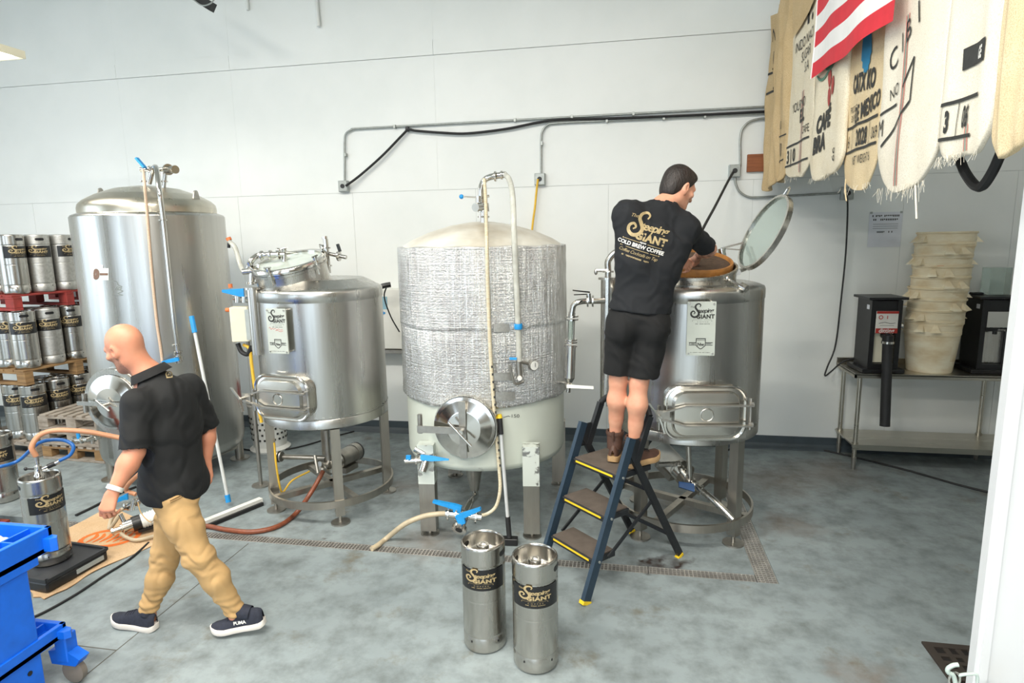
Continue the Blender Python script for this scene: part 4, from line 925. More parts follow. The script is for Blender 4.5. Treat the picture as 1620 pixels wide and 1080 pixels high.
wire('power_cable', [WP(547,294,.09),WP(570,277,.06),WP(605,246,.06),WP(638,212,.05),WP(646,205,.05),WP(660,207,.045),WP(700,210,.045),WP(740,211,.045),WP(800,204,.045),WP(850,194,.045),WP(890,189,.05),WP(980,187,.05),WP(1100,182,.05),WP(1217,176,.05),WP(1300,172,.05)], .013, black_rubber, 'thick black cable sagging along the wall conduits', 'cable')
MB_ = MB().box((0,-.02,0), (.03,.04,.05)); o = MB_.build('cable_hook', black_plastic, None, 0); o.location = (WP(644,204).x, WY-.005, WP(644,204).z); tag(o, 'small black hook holding the cable on the wall', 'hook')
wire('yellow_cord', [WP(851,283,.08),WP(849,300,.07),WP(846,330,.06),WP(843,352,.06),WP(838,400,.06)], .011, yellow_cord, 'yellow power cord hanging from outlet behind foil tank', 'cord')
wire('hanging_cable', [WP(1160,272,.08),WP(1150,290,.3),WP(1132,325,.7),WP(1112,362,1.2),WP(1104,385,1.4)], .012, black_rubber, 'black power cord slanting down from outlet behind the standing man', 'cord')
wire('hanging_cable', [WP(1339,306,.08),WP(1341,330,.06),WP(1338,400,.06),WP(1331,470,.06),WP(1322,545,.08),WP(1309,580,.12),WP(1305,594,.14),WP(1313,589,.15),WP(1332,573,.18),WP(1352,566,.22),WP(1366,564,.24)], .008, black_rubber, 'thin black cord hanging from the right outlet to the grinder', 'cord')
o = MB().box((0,-.02,0), (.42,.04,.165), bev=.004).build('wooden_board', wood_board, None, 0); q = WP(1200,258,0); o.location = (q.x+.10, WY, q.z); tag(o, 'stained wooden board fixed to the wall beside outlet', 'board')
t = thing('paper_notice', 'printed paper notice taped to the wall above the grinder', 'paper', WP(1400,363,.004))
MB().box((0,0,0), (.29,.003,.33)).build('sheet', paper, t, 0)
a = Art(); a.ticks(-.12, .12, .12, .018, 16, 2); a.ticks(-.11, .11, .085, .018, 14, 4)
for k in range(3): a.rect(-.11,.05-k*.02,.11,.053-k*.02)
a.ticks(-.07, .0, -.03, .016, 6, 9); a.ticks(.03, .07, -.03, .016, 3, 8); a.lay(lambda x, y: (x, -.0026, y), 'print', dark_ink, t)
for x in (-.13,.13): MB().box((x,-.003,.16), (.02,.003,.02)).build('tape', grey_pipe, t, 0)
# pipe stubs and dark bracket high on the wall
wire('wall_pipe', [WP(388,-30,.02),WP(391,5,.02),WP(392,16,.02)], .016, wall_white, 'white painted pipe stub high on the wall, shorter one', 'pipe')
wire('wall_pipe', [WP(499,-30,.03),WP(501,10,.03),WP(504,42,.03)], .022, wall_white, 'white painted pipe stub high on the wall, longer one', 'pipe')
t = thing('black_strut', 'black steel strut end with loose wire at the top edge', 'strut', at(318,4,5.6)); o0 = Vector(t.location)
MB().bar(at(255,-40,5.6)-o0, at(337,12,5.6)-o0, .07, .08).build('strut', black_plastic, t, 0); MB().tube([q-o0 for q in spline([at(300,-6,5.55),at(318,8,5.52),at(332,6,5.52),at(342,-4,5.55)], 5)], .006, 6).build('loose_wire', grey_pipe, t)
# control unit behind the gap of the tanks
t = thing('control_unit', 'white wall control unit with blue panel between two tanks', 'control unit', (WP(622,500,0).x, WY, WP(622,548,0).z))
MB().box((0,-.10,.34), (.46,.20,.66), bev=.01).build('housing', white_plastic, t, 0); MB().box((-.06,-.2015,.52), (.16,.003,.14)).build('blue_panel', M('panel_blue', srgb(150,190,206), .5), t, 0)
MB().box((-.06,-.204,.56), (.05,.003,.03)).build('display', label_black, t, 0); MB().box((-.04,-.204,.41), (.06,.004,.02)).box((-.04,-.2045,.41), (.02,.004,.045)).build('emblem', blue_grip, t, 0)
MB().box((0,-.10,-.02), (.56,.22,.04)).build('shelf_bracket', steel_dull, t, 0)
t0 = Vector(t.location); MB().tube([q-t0 for q in spline([at(612,452,6.1),at(608,470,6.15),at(618,500,6.18),at(632,525,6.2)], 6)], .008, 6).build('cord', black_rubber, t)
MB().tube([q-t0 for q in spline([at(596,456,6.0),at(607,452,6.02),at(618,450,6.05)], 5)], .028, 8).build('sensor_grip', black_plastic, t)

# ------------------------------------------------------------------ gear between the tall tank and the first sign tank
t = thing('valve_stand', 'cream junction box with blue lever valve and clear hose beside the tall tank', 'junction box', at(385,560,4.75)); o0 = Vector(t.location); q = lambda px, py, Y=4.75: at(px, py, Y)-o0
c_ = q(382,512); MB().box((c_.x,c_.y,c_.z), (.15,.12,.30), .35, bev=.008).build('box', cream_plastic, t, 0)
MB().box((c_.x+.09,c_.y-.02,c_.z), (.04,.10,.26), .35).build('side_plate', grey_box, t, 0)
MB().cyl(q(370,470), q(398,474), .025, n=14).cyl(q(378,468), q(378,478), .035, n=14).cyl(q(388,468), q(388,478), .03, n=14).build('valve_body', steel_pol, t)
MB().prism([(-.05,-.01),(.10,-.05),(.13,-.05),(.13,.02),(-.05,.012)], q(362,460,4.7), (1,.2,0), (0,0,1), .02).build('valve_lever', blue_grip, t, 30)
MB().tube([p for p in spline([q(363,382,4.9),q(372,392,4.85),q(380,418,4.8),q(385,430,4.7)], 6)], .02, 10).build('clear_hose', clear_tube, t)
MB().cyl(q(361,376,4.9), q(363,380,4.9), .022, n=12).build('hose_cap', orange_cap, t); MB().cyl(q(362,381,4.9), q(362,392,4.9), .014, n=10).build('hose_tip', black_plastic, t)
MB().cyl(q(365,455,4.75), q(364,449,4.75), .018, n=10).build('orange_knob', orange_cap, t); MB().cyl(q(358,490,4.75), q(363,490,4.75), .018, n=10).build('orange_plug', orange_cap, t)
zf = -Vector(t.location).z; MB().cyl((c_.x,c_.y+.07,zf), (c_.x,c_.y+.07,c_.z+.12), .018, n=12).cyl((c_.x,c_.y+.07,zf), (c_.x,c_.y+.07,zf+.01), .08, n=18).build('stand_post', steel_dull, t)
MB().tube([p for p in spline([q(385,545),q(395,552),q(398,575),q(402,605),q(408,640),q(414,668)], 6)], .014, 8).build('yellow_cord', yellow_cord, t)
MB().tube([p for p in spline([q(376,543),q(382,556),q(392,560),q(398,548)], 5)], .02, 8).build('black_lead', black_rubber, t)
o = MB().box((0,0,.10), (.16,.16,.20), bev=.01).build('red_crate', red_paint, None, 0); q_ = at(392,622,5.6); o.location = (q_.x+.08, 5.78, .556); 
tag(o, 'small red box on the white bin between the tanks', 'box')
t = thing('utility_bin', 'white perforated bin on the floor behind the tall tank', 'bin', (at(400,690,5.6).x+.08, 5.78, 0))
MB().lathe([(0,.01),(.17,.01),(.20,.0),(.21,.02),(.17,.05),(.20,.50),(.21,.51),(.20,.53),(.19,.52),(.165,.06),(0,.055)], n=32).build('body', white_plastic, t, 50)
h = MB()
for k in range(22):
    for z in (.14,.2,.26,.32,.38): an = 2*PI*k/22+z*3; rr_ = .172+.03*(z-.05)/.45; h.box((rr_*math.cos(an), rr_*math.sin(an), z), (.008,.02,.02), an)
h.build('holes', dark_ink, t, 0)['kind'] = 'stuff'
MB().box((0,0,.54), (.30,.30,.03), bev=.01).build('lid', white_plastic, t, 0)

# ------------------------------------------------------------------ table with grinders and buckets
t = thing('work_table', 'stainless steel work table with lower shelf against the back wall', 'table', (2.07, 5.93, 0)); TW, TD = 1.55, .52
MB().box((TW/2,TD/2,.925), (TW,TD,.016)).box((TW/2,.008,.908), (TW,.016,.034)).box((.008,TD/2,.908), (.016,TD,.034)).box((TW/2,TD-.008,.955), (TW,.012,.06)).build('table_top', table_steel, t, 0)
MB().box((TW/2,TD/2,.245), (TW-.05,TD-.03,.014)).box((TW/2,.025,.225), (TW-.06,.014,.05)).build('lower_shelf', table_steel, t, 0)
for x in (.06, TW-.25):
    for y in (.05, TD-.05):
        l = MB().cyl((x,y,.10),(x,y,.90),.020,n=14).cyl((x,y,.22),(x,y,.27),.028,n=14).build('leg', table_steel, t); MB().cyl((x,y,.0),(x,y,.012),.014,n=12).cyl((x,y,.012),(x,y,.12),.016,.023,n=14).build('foot', steel_dull, l)
ZT = .933
def grinder(x, y, z, label, rz, mode):
    t = thing('coffee_grinder', label, 'grinder', (x, y, z), rz, 'coffee grinders')
    W, D, Hh = .26, .30, .70
    MB().box((0,0,.02), (W+.10,D+.06,.035), bev=.006).build('base', black_plastic, t, 0)
    m = MB().box((-W/2+.02,0,Hh/2), (.04,D,Hh-.07)).box((W/2-.02,0,Hh/2), (.04,D,Hh-.07)).box((0,D/2-.02,Hh/2), (W-.08,.04,Hh-.07)).box((0,0,Hh-.12), (W-.08,D-.02,.16)).box((0,0,.06), (W-.08,D,.05)); m.build('cabinet', black_plastic, t, 0)
    MB().box((0,0,Hh-.018), (W+.07,D+.05,.022), bev=.004).build('top_plate', black_plastic, t, 0)
    MB().box((0,-D/2+.06,.29), (W-.085,.012,.40)).build('front_panel', steel if mode else cream_plastic, t, 0)
    if mode == 0:
        pl = MB().box((.0,-D/2-.012,.47), (.185,.012,.20), bev=.004).build('brand_plate', M('white_plate', srgb(226,222,214), .4), t, 0)
        f = lambda x, y: (x, -D/2-.0192, .47+y)
        Art().rect(-.092,-.10,.092,-.055).rect(-.092,.078,.092,.10).lay(f, 'red_band', red_paint, pl)
        a = Art(); a.text('ditting', 0, -.093, .052, bold=.001); a.lay(lambda x, y: (x, -D/2-.0198, .47+y), 'brand_print', white_ink, pl)
        a = Art(); a.rect(-.004,.03,.004,.06,1)
        for k in range(10): an = k*.63; a.line([(-.055+.016*math.cos(an),.045+.016*math.sin(an)),(-.055+.016*math.cos(an+.7),.045+.016*math.sin(an+.7))], .008)
        a.lay(f, 'dial_print', red_ink, pl)
        Art().line([(-.07,-.01),(-.02,.0),(.03,-.012),(.07,-.006)], .004).line([(-.06,-.03),(.06,-.03)], .003).lay(f, 'fine_print', dark_ink, pl)
        MB().cyl((0,-D/2-.06,.36),(0,-D/2-.06,.30),.045,n=20).cyl((0,-D/2-.06,.345),(0,-D/2+.03,.345),.03,n=14).build('spout', black_plastic, t); MB().cyl((0,-D/2-.06,.305),(0,-D/2-.06,.285),.052,n=20).build('hose_clamp', steel_pol, t)
        MB().cyl((0,-D/2-.06,.29),(.0,-D/2-.14,-.46),.042,.042,n=20).build('discharge_tube', black_rubber, t)
    else:
        MB().box((0,-D/2-.002,.49), (.175,.012,.14)).build('dosing_plate', steel_pol, t, 0); pl = MB().box((0,-D/2-.008,.40), (.185,.014,.03)).build('shelf_lip', black_plastic, t, 0)
        a = Art(); a.text('ditting', 0, .392, .025); a.lay(lambda x, y: (x+.03, -D/2-.0156, y), 'brand_print', silver_ink, pl)
        MB().cyl((-.02,-D/2-.01,.39),(-.02,-D/2-.01,.36),.018,n=12).build('spout', black_plastic, t)
        MB().box((.04,.02,Hh+.12), (.17,.14,.24)).build('hopper', glass, t, 0)
        MB().box((-.10,.03,Hh+.005), (.10,.06,.02), bev=.008).build('hopper_slide', black_plastic, t, 0)
    MB().cyl((W/2,-.06,.42),(W/2+.045,-.06,.42),.035,n=20).build('side_knob', steel_pol, t)
    MB().box((-W/2-.001,-.08,.60), (.003,.05,.04)).build('rating_tag', paper, t, 0)
q = at(1391,588,6.02); grinder(q.x, 6.13, ZT, 'black coffee grinder with red and white plate and long discharge tube', .05, 0)
q = at(1558,578,6.17); grinder(q.x, 6.20, ZT, 'black coffee grinder with steel front and clear hopper near the partition', .0, 1)
bk = thing('bucket', 'bucket', 'bucket')
MB().lathe([(0,.008),(.165,.006),(.178,.0),(.182,.012),(.215,.335),(.217,.338),(.217,.345),(.223,.347),(.223,.385),(.217,.387),(.222,.398),(.222,.455),(.227,.457),(.232,.462),(.232,.472),(.226,.476),(.218,.470),(.212,.36),(.176,.02),(0,.016)], n=44).build('body', bucket_mat, bk, 50)
for a in (0, PI):
    for sg in (-1, 1):
        h = MB(); an = a+sg*.24
        for z0, z1 in ((.395,.45),):
            e, s_ = Vector((math.cos(an), math.sin(an), 0)), Vector((-math.sin(an), math.cos(an), 0))
            h.add([e*.218+s_*.012+Vector((0,0,z1)), e*.218-s_*.012+Vector((0,0,z1)), e*.275-s_*.04+Vector((0,0,z0-.015)), e*.275+s_*.04+Vector((0,0,z0-.01)), e*.215+s_*.03+Vector((0,0,z0-.01)), e*.215-s_*.03+Vector((0,0,z0-.01))], [(0,1,2,3),(3,2,5,4),(0,3,4),(1,5,2),(0,4,5,1)])
        h.build('handle_lug', bucket_mat, bk, 0)
bx, by = at(1470,585,6.15).x, 6.16
words = ('bottom', 'second lowest', 'third lowest', 'fourth lowest', 'middle', 'fourth from top', 'third from top', 'second from top', 'topmost')
rb = random.Random(7)
for k in range(9):
    o = bk if k == 0 else copy_tree(bk)
    spread(o, bx+.006*math.sin(k*1.7)+k*.004, by+.004*math.cos(k*2.1), ZT+k*.0985, rb.uniform(0, 3.1), f'{words[k]} stained white bucket in the tall nested stack', 'nested buckets')
    if k == 6: MB().grid(lambda u, v: (.2238*math.sin(-.55+.22*u), -.2238*math.cos(-.55+.22*u), .352+.028*v), 5, 1).build('price_sticker', orange_cap, o).rotation_euler = (0, 0, -o.rotation_euler.z)

# ------------------------------------------------------------------ coffee sacks on the loft rail
def sack(px0, px1, pyb, mat, label, xoff=0.0, th=.030, rowpy=150, seed=0, round_=.35, fold=.0055, ztop=4.14, name='burlap_sack', tilt=0.0):
    X = 1.30+xoff; y0 = atx(px0, rowpy, X).y; y1 = atx(px1, rowpy, X).y; yc, w = (y0+y1)/2, abs(y0-y1)/2
    zb = atx((px0+px1)/2, pyb, X).z; t = thing(name, label, 'sack', (X, yc, zb), 0, 'coffee sacks on the loft rail')
    m = MB(); NU, NV = 56, 44; Hh = ztop-zb
    r = random.Random(seed); ph = [r.uniform(0, 6.3) for _ in range(6)]
    def fn(u, v):
        a = 2*PI*u; vv = v**1.35; z = vv*Hh
        k = min(1.0, (z+.004)/(round_*w*1.3+.001)); tap = (1-(1-k)**2)**.5 if k < 1 else 1.0
        ca, sa = math.cos(a), math.sin(a); ca = math.copysign(abs(ca)**.5, ca)
        yy = -w*ca*(.22+.78*tap) + tilt*(z-Hh/2)
        s = (yy/w if w else 0)
        f = fold*(math.sin(s*5+ph[0]+z*1.3)+.6*math.sin(s*9+ph[1]-z*2.1)+.5*math.sin(z*6+ph[2]+s*2)+.3*math.sin(z*13+s*6+ph[3]))
        sa = math.copysign(abs(sa)**.45, sa); xx = -th*sa*(.5+.5*tap)*(1+.35*math.sin(z*3+ph[4])) + f
        return (xx, yy, z+.012*math.sin(s*4+ph[5])*(1-min(1, z/.3)))
    m.grid(fn, NU, NV, True)
    m.f.append(tuple(range(NU-1,-1,-1)))
    b = m.build('cloth', mat, t, 80)
    t['_bvh'] = 0
    bv = BVHTree.FromPolygons([Vector(v) for v in m.v], m.f)
    del t['_bvh']
    wx = 2*w
    def on(x, y, off=.004):
        """x in 0..1 left to right in view, y metres above the hem"""
        yy = w - x*wx; hit = bv.ray_cast(Vector((-1, yy, y)), Vector((1, 0, 0)))
        return ((hit[0].x if hit[0] is not None else -th)-off, yy, y)
    return t, b, on, w, Hh, m
def fray(t, on, w, seed, n=26, drop=.05):
    r = random.Random(seed); m = MB()
    for _ in range(n):
        x = r.uniform(.08, .92); p = Vector(on(x, .02)); q = p+Vector((r.uniform(-.02,.01), r.uniform(-.03,.03), -r.uniform(.02, drop)))
        m.tube([p, (p+q)/2+Vector((0, r.uniform(-.012,.012), 0)), q], .0008, 4, False)
    m.build('fraying', sack_white, t)['kind'] = 'stuff'
def stripes(t, on, x, z0, z1, b, amp=.05):
    for dx, mt in ((-.03, 'r'), (.0, 'g'), (.03, 'r')):
        mm = MB(); n = 22; vs = []; fs = []
        for k in range(n+1):
            z = z0+(z1-z0)*k/n; xx = x+dx+amp*math.sin(z*4)*.6
            vs += [on(xx-.009, z, .003), on(xx+.009, z, .003)]
            if k: fs.append((2*k-2, 2*k-1, 2*k+1, 2*k))
        mm.add(vs, fs); mm.build('woven_stripe', pale_red if mt == 'r' else pale_green, b, 0)
pale_red = M('faded_red_stripe', srgb(222,150,140), .85); pale_green = M('faded_green_stripe', srgb(164,190,178), .85)
def printed(on, b, art, sx, z, mat=None, aspect=1.0, name='print', off=.005, dx=0.0):
    """art in units of sack width around x=.5; sx widens and dx shifts it along the sack"""
    return art.refine().lay(lambda x, y: on(.5+dx+x*sx, z+y*aspect, off), name, mat or dark_ink, b)
sd1, b1, on1_, w1, h1, _ = sack(1217, 1234, 297, sack_tan, 'narrow tan burlap sack nearest the wall, leftmost on the loft rail', .0, .018, seed=1, fold=.02)
a = Art(); a.text('NO', .0, 1.30, .16); a.text('12', .02, 1.10, .16); a.text('OT', .0, .42, .12); a.rect(-.3,1.02,.3,1.04); a.rect(-.3,.86,.3,.88); a.text('9', 0, .90, .13); printed(on1_, b1, a, 1, 0)
sd2, b2, on2_, w2, h2, _ = sack(1233, 1251, 284, sack_tan, 'tan burlap sack folded over itself, second from the wall', -.015, .018, seed=2, fold=.018)
a = Art(); a.text('I0', .1, .2, .16); a.text('NO', .1, .42, .10); a.rect(-.2,.16,.4,.17); a.rect(-.2,.36,.4,.37); printed(on2_, b2, a, 1, 0)
sd3, b3, on3_, w3, h3, _ = sack(1250, 1290, 277, sack_pale, 'pale burlap sack with large letter F and box print', .0, .018, seed=3)
wx = 2*w3; a = Art(); a.text('F.', .22, .98, .26, bold=.01); a.text('INDO NACI', .1, .84, .105); a.text('SUGAR', .14, .74, .105); a.text('S.A', .2, .64, .105); a.text('YOURNO', .0, .40, .10); a.text('E.L.', .12, .30, .13, bold=.006); a.text('CAFE', .25, .20, .08)
a.text('3 | 0', -.2, .03, .14, bold=.004); a.rect(-.42,.15,.35,.165,10); a.rect(-.42,.0,.35,.015,10); printed(on3_, b3, a, 1.15, .10, dx=0.02); stripes(b3, on3_, .62, .03, .62, b3)
fl3 = MB(); fl3.grid(lambda u, v: (on3_(.28+.7*u, 1.06+v*.9, .02)[0]-.012*math.sin(v*3), on3_(.28+.7*u, 1.06+v*.9)[1], 1.06+v*.9+.10*u*(1-v)), 10, 10); fl3.build('folded_flap', sack_tan, sd3, 80)
sd4, b4, on4_, w4, h4, _ = sack(1290, 1342, 278, sack_pale, 'pale burlap sack printed with coffee cherries under the flag', -.012, .018, seed=4)
a = Art(); a.text('CAFÉ', -.05, .27, .145, .05, shear=.15, bold=.008); a.text('BRA', -.14, .14, .145, .05, shear=.15, bold=.008); a.text('66', .28, .08, .09, PI/2*.9); printed(on4_, b4, a, 1.15, .04, dx=0.04)
a = Art()
for x, y in ((.02,.58),(.12,.52),(.05,.46)): a.add(ribbon2d([(-.03,.05),(0,.0),(.02,-.06)], .03, .075), x, y)
printed(on4_, b4, a, 1.15, .04, red_paint, name='cherry_print', dx=0.04)
a = Art(); a.add(ribbon2d([(-.2,.78),(-.05,.70),(.1,.72),(.2,.84)], .04, .14)); a.add(ribbon2d([(.08,.68),(.18,.78),(.24,.95),(.22,1.05)], .04, .13)); a.add(ribbon2d([(-.35,.66),(-.15,.60),(.1,.66),(.36,.74)], .012, .02)); printed(on4_, b4, a, 1.15, .04, M('leaf_print', srgb(96,140,120), .85), name='leaf_print', dx=0.04)
sd5, b5, on5_, w5, h5, _ = sack(1342, 1398, 296, sack_mid, 'honey coloured burlap sack printed with a blue bird', .012, .018, seed=5, round_=.6)
a = Art(); a.text('CATX KO', -.02, .50, .135, -.05, shear=.1, bold=.006); a.text('PRODUCT', -.25, .405, .05); a.text('EXPORT', -.25, .355, .05); a.text('DE MEXICO', .12, .355, .12, .06, bold=.004); a.rect(-.45,.315,.42,.33,10); a.rect(-.45,.175,.42,.19,10); a.text('2028', .02, .205, .125, bold=.004); a.text('6', -.38, .21, .10); a.text('069', .36, .21, .09); a.rect(-.28,.19,-.27,.32,1); a.rect(.22,.19,.23,.32,1); a.text('NET WEIGHT 6', .05, .10, .07); printed(on5_, b5, a, 1.0, .04, dx=0.06)
a = Art()
for k in range(7): an = -2.3+k*.25; a.add(ribbon2d([(0,0),(.5*.30*math.cos(an),.30*math.sin(an))], .03, .075), .05, .88)
a.add(ribbon2d([(-.2,.90),(-.1,.94),(-.06,1.02),(-.14,1.06),(-.2,1.02)], .03, .06)); printed(on5_, b5, a, 1.0, .04, M('bird_blue', srgb(46,134,176), .85), name='bird_print', dx=0.06)
a = Art(); a.add(ribbon2d([(.05,.86),(.1,1.0),(.2,1.12),(.3,1.22)], .06, .16)); printed(on5_, b5, a, 1.0, .04, M('bird_green', srgb(52,104,74), .85), name='wing_print', dx=0.06)
sd6, b6, on6_, w6, h6, _ = sack(1399, 1494, 296, sack_white, 'wide bleached sack with curved letters and woven stripes', .0, .018, seed=6, round_=.6)
a = Art()
for ch, x, y, r_ in (('C', -.30, .56, .45), ('I', -.19, .61, .4), ('B', -.10, .645, .35), ('I', .02, .69, .3)): a.text(ch, x, y, .15, r_)
a.line([(-.45,.36),(-.22,.38)], .012); a.text('M', -.42, .25, .12); a.line([(-.40,.20),(.0,.36)], .014); a.line([(.0,.36),(.0,.55)], .014); a.line([(.0,.55),(-.12,.44)], .014); a.text('NO', -.26, .42, .08, .2); printed(on6_, b6, a, 1.25, .03, dx=0.12); stripes(b6, on6_, .42, .02, .80, b6, .09)
sd7, b7, on7_, w7, h7, _ = sack(1495, 1578, 246, sack_white, 'bleached sack with boxed number 3 and black bar', .010, .018, seed=8, round_=.6)
a = Art(); a.rect(-.12,.30,.24,.38,8); printed(on7_, b7, a, 1.15, .03, dx=0.1); a = Art(); a.text('GE', .17, .315, .06, bold=.003); printed(on7_, b7, a, 1.15, .03, white_ink, name='reversed_print', off=.007, dx=0.1)
a = Art(); a.text('3', -.30, .085, .11, .0, shear=.2, bold=.006); a.text('06', -.02, .085, .11, shear=.2, bold=.004); a.line([(-.46,.06),(-.40,.195),(.2,.185)], .014); a.line([(-.46,.06),(.1,.045)], .014); a.line([(-.17,.05),(-.13,.19)], .010); a.text('NO', .28, .60, .10, .9); a.text('CO', .08, .78, .09, .5); printed(on7_, b7, a, 1.15, .03, dx=0.1); stripes(b7, on7_, .62, .02, .12, b7, .02); stripes(b7, on7_, .85, .55, .95, b7, .03)
sd8, b8, on8_, w8, h8, _ = sack(1580, 1640, 240, sack_mid, 'tan sack at the right edge nearest the camera', -.03, .018, seed=9, round_=.6)
for k_, (tt, on, w) in enumerate(((b3,on3_,w3),(b4,on4_,w4),(b5,on5_,w5),(b6,on6_,w6),(b7,on7_,w7))): fray(tt, on, w, k_, 34 if k_ in (3,4) else 18, .09 if k_ == 3 else .05)
wire('sack_string', [atx(1338,283,1.28),atx(1337,300,1.28),atx(1339,318,1.28)], .004, sack_mid, 'loose jute string hanging under the sacks near the outlet', 'string')
wire('sack_string', [atx(1448,293,1.28),atx(1449,320,1.28),atx(1450,346,1.28)], .004, sack_white, 'loose white jute string hanging above the buckets', 'string')
wire('hose_loop', [atx(1517,235,1.45)+Vector((0,0,.36)), atx(1518,235,1.45),atx(1522,262,1.45),atx(1535,285,1.45),atx(1548,296,1.45),atx(1560,288,1.45),atx(1578,255,1.45),atx(1589,215,1.45), atx(1589,215,1.45)+Vector((0,0,.33))], .020, black_rubber, 'black rubber hose loop hanging below the sacks', 'hose')
# flag
P0, P1 = atx(1283,125,1.215), atx(1408,35,1.20); SH = .098
t = thing('flag', 'red and white striped flag hung slantwise over the burlap sacks', 'flag', P0); dv = P1-P0
def fp(s, z): return (dv.x*s+.012*math.sin(s*7+z*4)+.006*math.sin(s*15), dv.y*s, dv.z*s+z+.010*math.sin(s*9)*(1-z))
for k in range(10):
    s0 = .34 if k >= 6 else 0.0; MB().grid(lambda u, v: fp(s0+(1-s0)*u, (k+v)*SH), 26, 3).build('stripe', flag_white if k % 2 else flag_red, t, 80)
MB().grid(lambda u, v: fp(.34*u, (6+4*v)*SH), 14, 8).build('canton', flag_blue, t, 80)
MB().tube([Vector(fp(0, z*SH*1.0)) for z in range(11)], .005, 6).build('hem', flag_white, t)

# ------------------------------------------------------------------ step ladder
G2 = Vector((.69,.724,0)).normalized(); W2 = Vector((-G2.y, G2.x, 0))
FRt = atz(925,955,0); LW = .44
lt = thing('step_ladder', 'dark blue folding step ladder with three black treads under the man', 'ladder', FRt)
topz = .97; run = .30          # side rails lean forward by run over topz
rail = lambda z, side: G2*(run*z/.75)+W2*(LW*side)+Vector((0,0,z))
BRf = atz(1075,880,0)-FRt
for sd in (0, 1):
    l = MB().bar(rail(.02,sd), rail(topz,sd), .030, .058, G2).build('rail', ladder_blue, lt, 0); MB().bar(rail(.0,sd), rail(.02,sd), .040, .066, G2).build('foot_cap', yellow_plastic, l, 0)
    hp = rail(.93,sd); bf = Vector((BRf.x, BRf.y, 0))+W2*(LW*sd*1.02)
    l = MB().bar(bf+Vector((0,0,.02)), hp+Vector((0,0,-.03)), .026, .045, G2).build('rear_leg', ladder_black, lt, 0); MB().bar(bf, bf+(hp-bf)*.02, .034, .055, G2).build('foot_cap', yellow_plastic, l, 0)
    # hinge plate and upright handle
    MB().box(rail(.88,sd)+G2*.06, (.010,.10,.15), M=Matrix((W2, G2, Vector((0,0,1)))).transposed()).build('hinge_plate', ladder_black, lt, 0)
    MB().bar(rail(.80,sd)+G2*.11, rail(1.08,sd)+G2*.12, .028, .045, G2).build('handle_post', ladder_black, lt, 0)
    MB().bar(rail(.24,sd)+G2*.10, (bf+(hp-bf)*.55), .012, .020, G2).build('stay', ladder_black, lt, 0)
    for z in (.25,.5,.74): MB().cyl(rail(z,sd)-W2*.02*(1 if sd == 0 else -1), rail(z,sd)-W2*.028*(1 if sd == 0 else -1), .008, n=8).build('rivet', grey_pipe, lt)
for z, dp in ((.25,.20),(.50,.22),(.745,.32)):
    c = (rail(z,0)+rail(z,1))/2+G2*(dp/2-.02); Mx = Matrix((W2, G2, Vector((0,0,1)))).transposed()
    s_ = MB().box(c+Vector((0,0,-.018)), (LW-.035,dp,.036), M=Mx, bev=.006).build('step', ladder_black, lt, 0)
    MB().box(c+Vector((0,0,.004)), (LW-.06,dp-.02,.008), M=Mx).build('tread', ladder_tread, s_, 0)
    e = c-G2*(dp/2+.002)+Vector((0,0,-.012)); MB().box(e, (LW-.10,.003,.012), M=Mx).build('yellow_strip', yellow_plastic, s_, 0)
bf0 = Vector((BRf.x, BRf.y, 0)); hp0 = rail(.93,0)
for f in (.22,.62): MB().bar(bf0+(hp0-bf0)*f, bf0+W2*LW*1.02+(rail(.93,1)-bf0-W2*LW*1.02)*f, .014, .024).build('rear_brace', ladder_black, lt, 0)
MB().tube(spline([rail(1.08,0)+G2*.12, rail(1.13,0)+G2*.12-W2*-.06, (rail(1.14,0)+rail(1.14,1))/2+G2*.12, rail(1.13,1)+G2*.12-W2*.06, rail(1.08,1)+G2*.12], 6), .020, 10).build('hand_bar', black_rubber, lt)

# ------------------------------------------------------------------ cleaning tools
t = thing('floor_squeegee', 'long handled floor squeegee with blue grip leaning on tall tank', 'squeegee', atz(362,800,0)); o0 = Vector(t.location)
h0, h1 = Vector((0,0,.05)), at(303,500,4.62)-o0; MB().cyl(h0+(h1-h0)*.02, h0+(h1-h0)*.93, .014, n=12).build('pole', M('pole_white', srgb(206,208,206), .4), t)
MB().cyl(h0+(h1-h0)*.91, h1, .021, n=14).build('grip', blue_grip, t); MB().cyl(h0-(h1-h0)*.01, h0+(h1-h0)*.03, .022, n=12).build('socket', blue_grip, t)
s0, s1 = atz(318,828,.04)-o0, atz(413,790,.04)-o0; MB().bar(s0, s1, .05, .035).build('head', white_plastic, t, 0); MB().bar(s0-Vector((-.02,.02,.024)), s1-Vector((-.02,.02,.024)), .045, .028).build('blade', black_rubber, t, 0)
t = thing('floor_brush', 'white handled brush with black grip leaning on the foil tank', 'brush', atz(806,862,0)); o0 = Vector(t.location)
h0, h1 = Vector((0,0,.06)), oncyl(790,655,c3,R3+.02)-o0
MB().cyl(h0+(h1-h0)*.15, h0+(h1-h0)*.84, .013, n=12).build('pole', M('pole_grey', srgb(196,198,198), .4), t); MB().cyl(h0, h0+(h1-h0)*.17, .019, n=12).build('lower_grip', black_rubber, t); MB().cyl(h0+(h1-h0)*.84, h0+(h1-h0)*.97, .019, n=12).build('upper_grip', black_rubber, t); MB().cyl(h0+(h1-h0)*.97, h1, .021, .016, n=12).build('tip', yellow_plastic, t)
MB().box((-.12,.0,.028), (.36,.06,.05), .1, bev=.006).build('head', black_plastic, t, 0)

